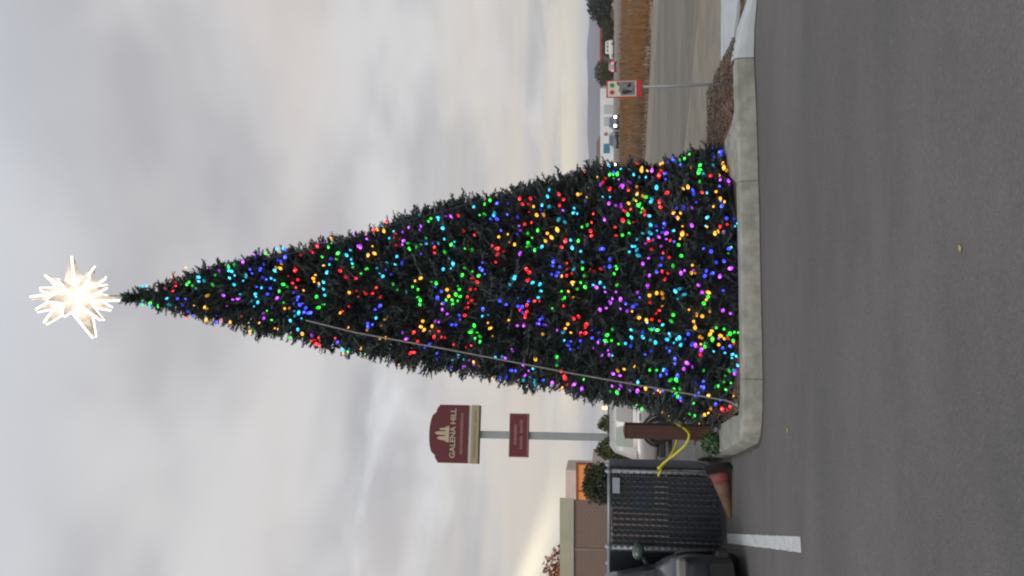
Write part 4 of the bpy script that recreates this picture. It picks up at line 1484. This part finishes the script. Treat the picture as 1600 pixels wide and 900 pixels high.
FT = 'trees along the far side of the road'
plant('evergreen_tree', 'tall dark evergreen at the far right edge', 'tree', (78.5, 221, -.05), (5.4, 4.6, 3.6), 2600, .42, M_['far_tree'], .25, 21, -.2, .2, FT)
plant('evergreen_tree', 'narrow dark tree beside the tall dark evergreen', 'tree', (73.4, 222, -.05), (2.0, 1.7, 2.2), 1100, .34, M_['far_tree'], .15, 22, -.3, .4, FT)
plant('round_tree', 'dome shaped green tree above the small red bordered sign', 'tree', (58.3, 218, -.05), (3.6, 3.4, 2.6), 1500, .34, M_['far_olive'], .2, 23, -.3, .1, FT)
for i, (x, r_, wh) in enumerate(((64.5, 1.6, 'olive bush of the row standing nearest the dome shaped tree'), (67.0, 1.9, 'olive bush second from the dome shaped tree in its row'),
                           (69.7, 1.8, 'olive bush second from the dark evergreens in its row'), (71.8, 1.5, 'olive bush of the row standing nearest the dark evergreens'))):
    plant('hedge_bush', wh, 'bush', (x, 219 + i * .3, -.05), (r_ * 1.1, 1.4, 1.6 + .2 * (i % 2)), 1000, .3, M_['far_olive'], .1, 30 + i, -.4, 0,
          'row of olive bushes before the red roofed building')

# dry grass across the road: too many stems to count
def grass(name, n0, n1, count, h0, h1, m_, seed):
    r_ = random.Random(seed)
    mb = MB()
    for i in range(count):
        n = n0 + (n1 - n0) * r_.random() ** 1.6
        x, y = rd(n, r_.uniform(-22, 75))
        if y < 20 or not (-.02 < x / y < .47):
            continue
        cl = noise.noise(Vector((x * .22, y * .22, 0))) + .5 * noise.noise(Vector((x * .9, y * .9, 4)))
        if cl < -.20 + .25 * r_.random():
            continue
        k = math.hypot(x, y) / 35
        h = r_.uniform(h0, h1) * (1 + .8 * cl)
        wd = .022 * k * r_.uniform(.7, 1.5)
        a = r_.uniform(0, math.pi)
        dx, dy = math.cos(a) * wd, math.sin(a) * wd
        lx, ly = r_.gauss(0, .25) * h, r_.gauss(0, .25) * h
        mb.face([(x - dx, y - dy, -.06), (x + dx, y + dy, -.06), (x + lx, y + ly, -.06 + h)])
    return tag(mb.build(name, m_, fix=False), kind='stuff')


wobble_strip('grass_field', 26.4, 76, -30, 110, -.033, M_['litter'], .5, 7)
grass('dry_grass', 28.3, 74, 70000, .25, .55, M_['grass'], 5)
grass('dry_brush', 26.2, 30.5, 14000, .10, .32, M_['brush'], 6)

# yellowed leaves and bits lying on the asphalt
for x, y, a, lab in ((.18, 3.86, .4, 'single yellow leaf lying on the dark asphalt'), (1.53, 4.08, 1.3, 'pale leaf at the right edge of the asphalt'),
                     (-1.27, 7.39, .2, 'tiny pale scrap on the asphalt below the kerb end')):
    mb = MB()
    sz = .011 if 'tiny' not in lab else .017
    ring = [(sz * 1.5 * math.cos(k * .698), sz * math.sin(k * .698) * (1.15 if k < 5 else .8), .004 + .005 * abs(math.cos(k * .698))) for k in range(9)]
    mb.loft([ring, [(p[0], p[1], p[2] + .0015) for p in ring]])
    o = mb.build('fallen_leaf', M_['leaf_litter'], None, False, (x, y, .002))
    o.rotation_euler = (0, 0, a)
    tag(o, lab, 'leaf' if 'scrap' not in lab else 'litter')

# ------------------------------------------------------------------ evening air
mb = MB()
mb.box((0, 0, 41), (6400, 6400, 84.4))
hz = mb.build('haze', bpy.data.materials.new('haze_air'))
hz['kind'] = 'stuff'
hm = hz.data.materials[0]
hm.use_nodes = True
hm.node_tree.nodes.clear()
q = NT(hm.node_tree)
pv = q.node('ShaderNodeVolumePrincipled')
pv.inputs['Color'].default_value = (0.82, 0.87, 1.0, 1)
pv.inputs['Density'].default_value = 0.00024
oo = q.node('ShaderNodeOutputMaterial')
q.l.new(pv.outputs[0], oo.inputs['Volume'])
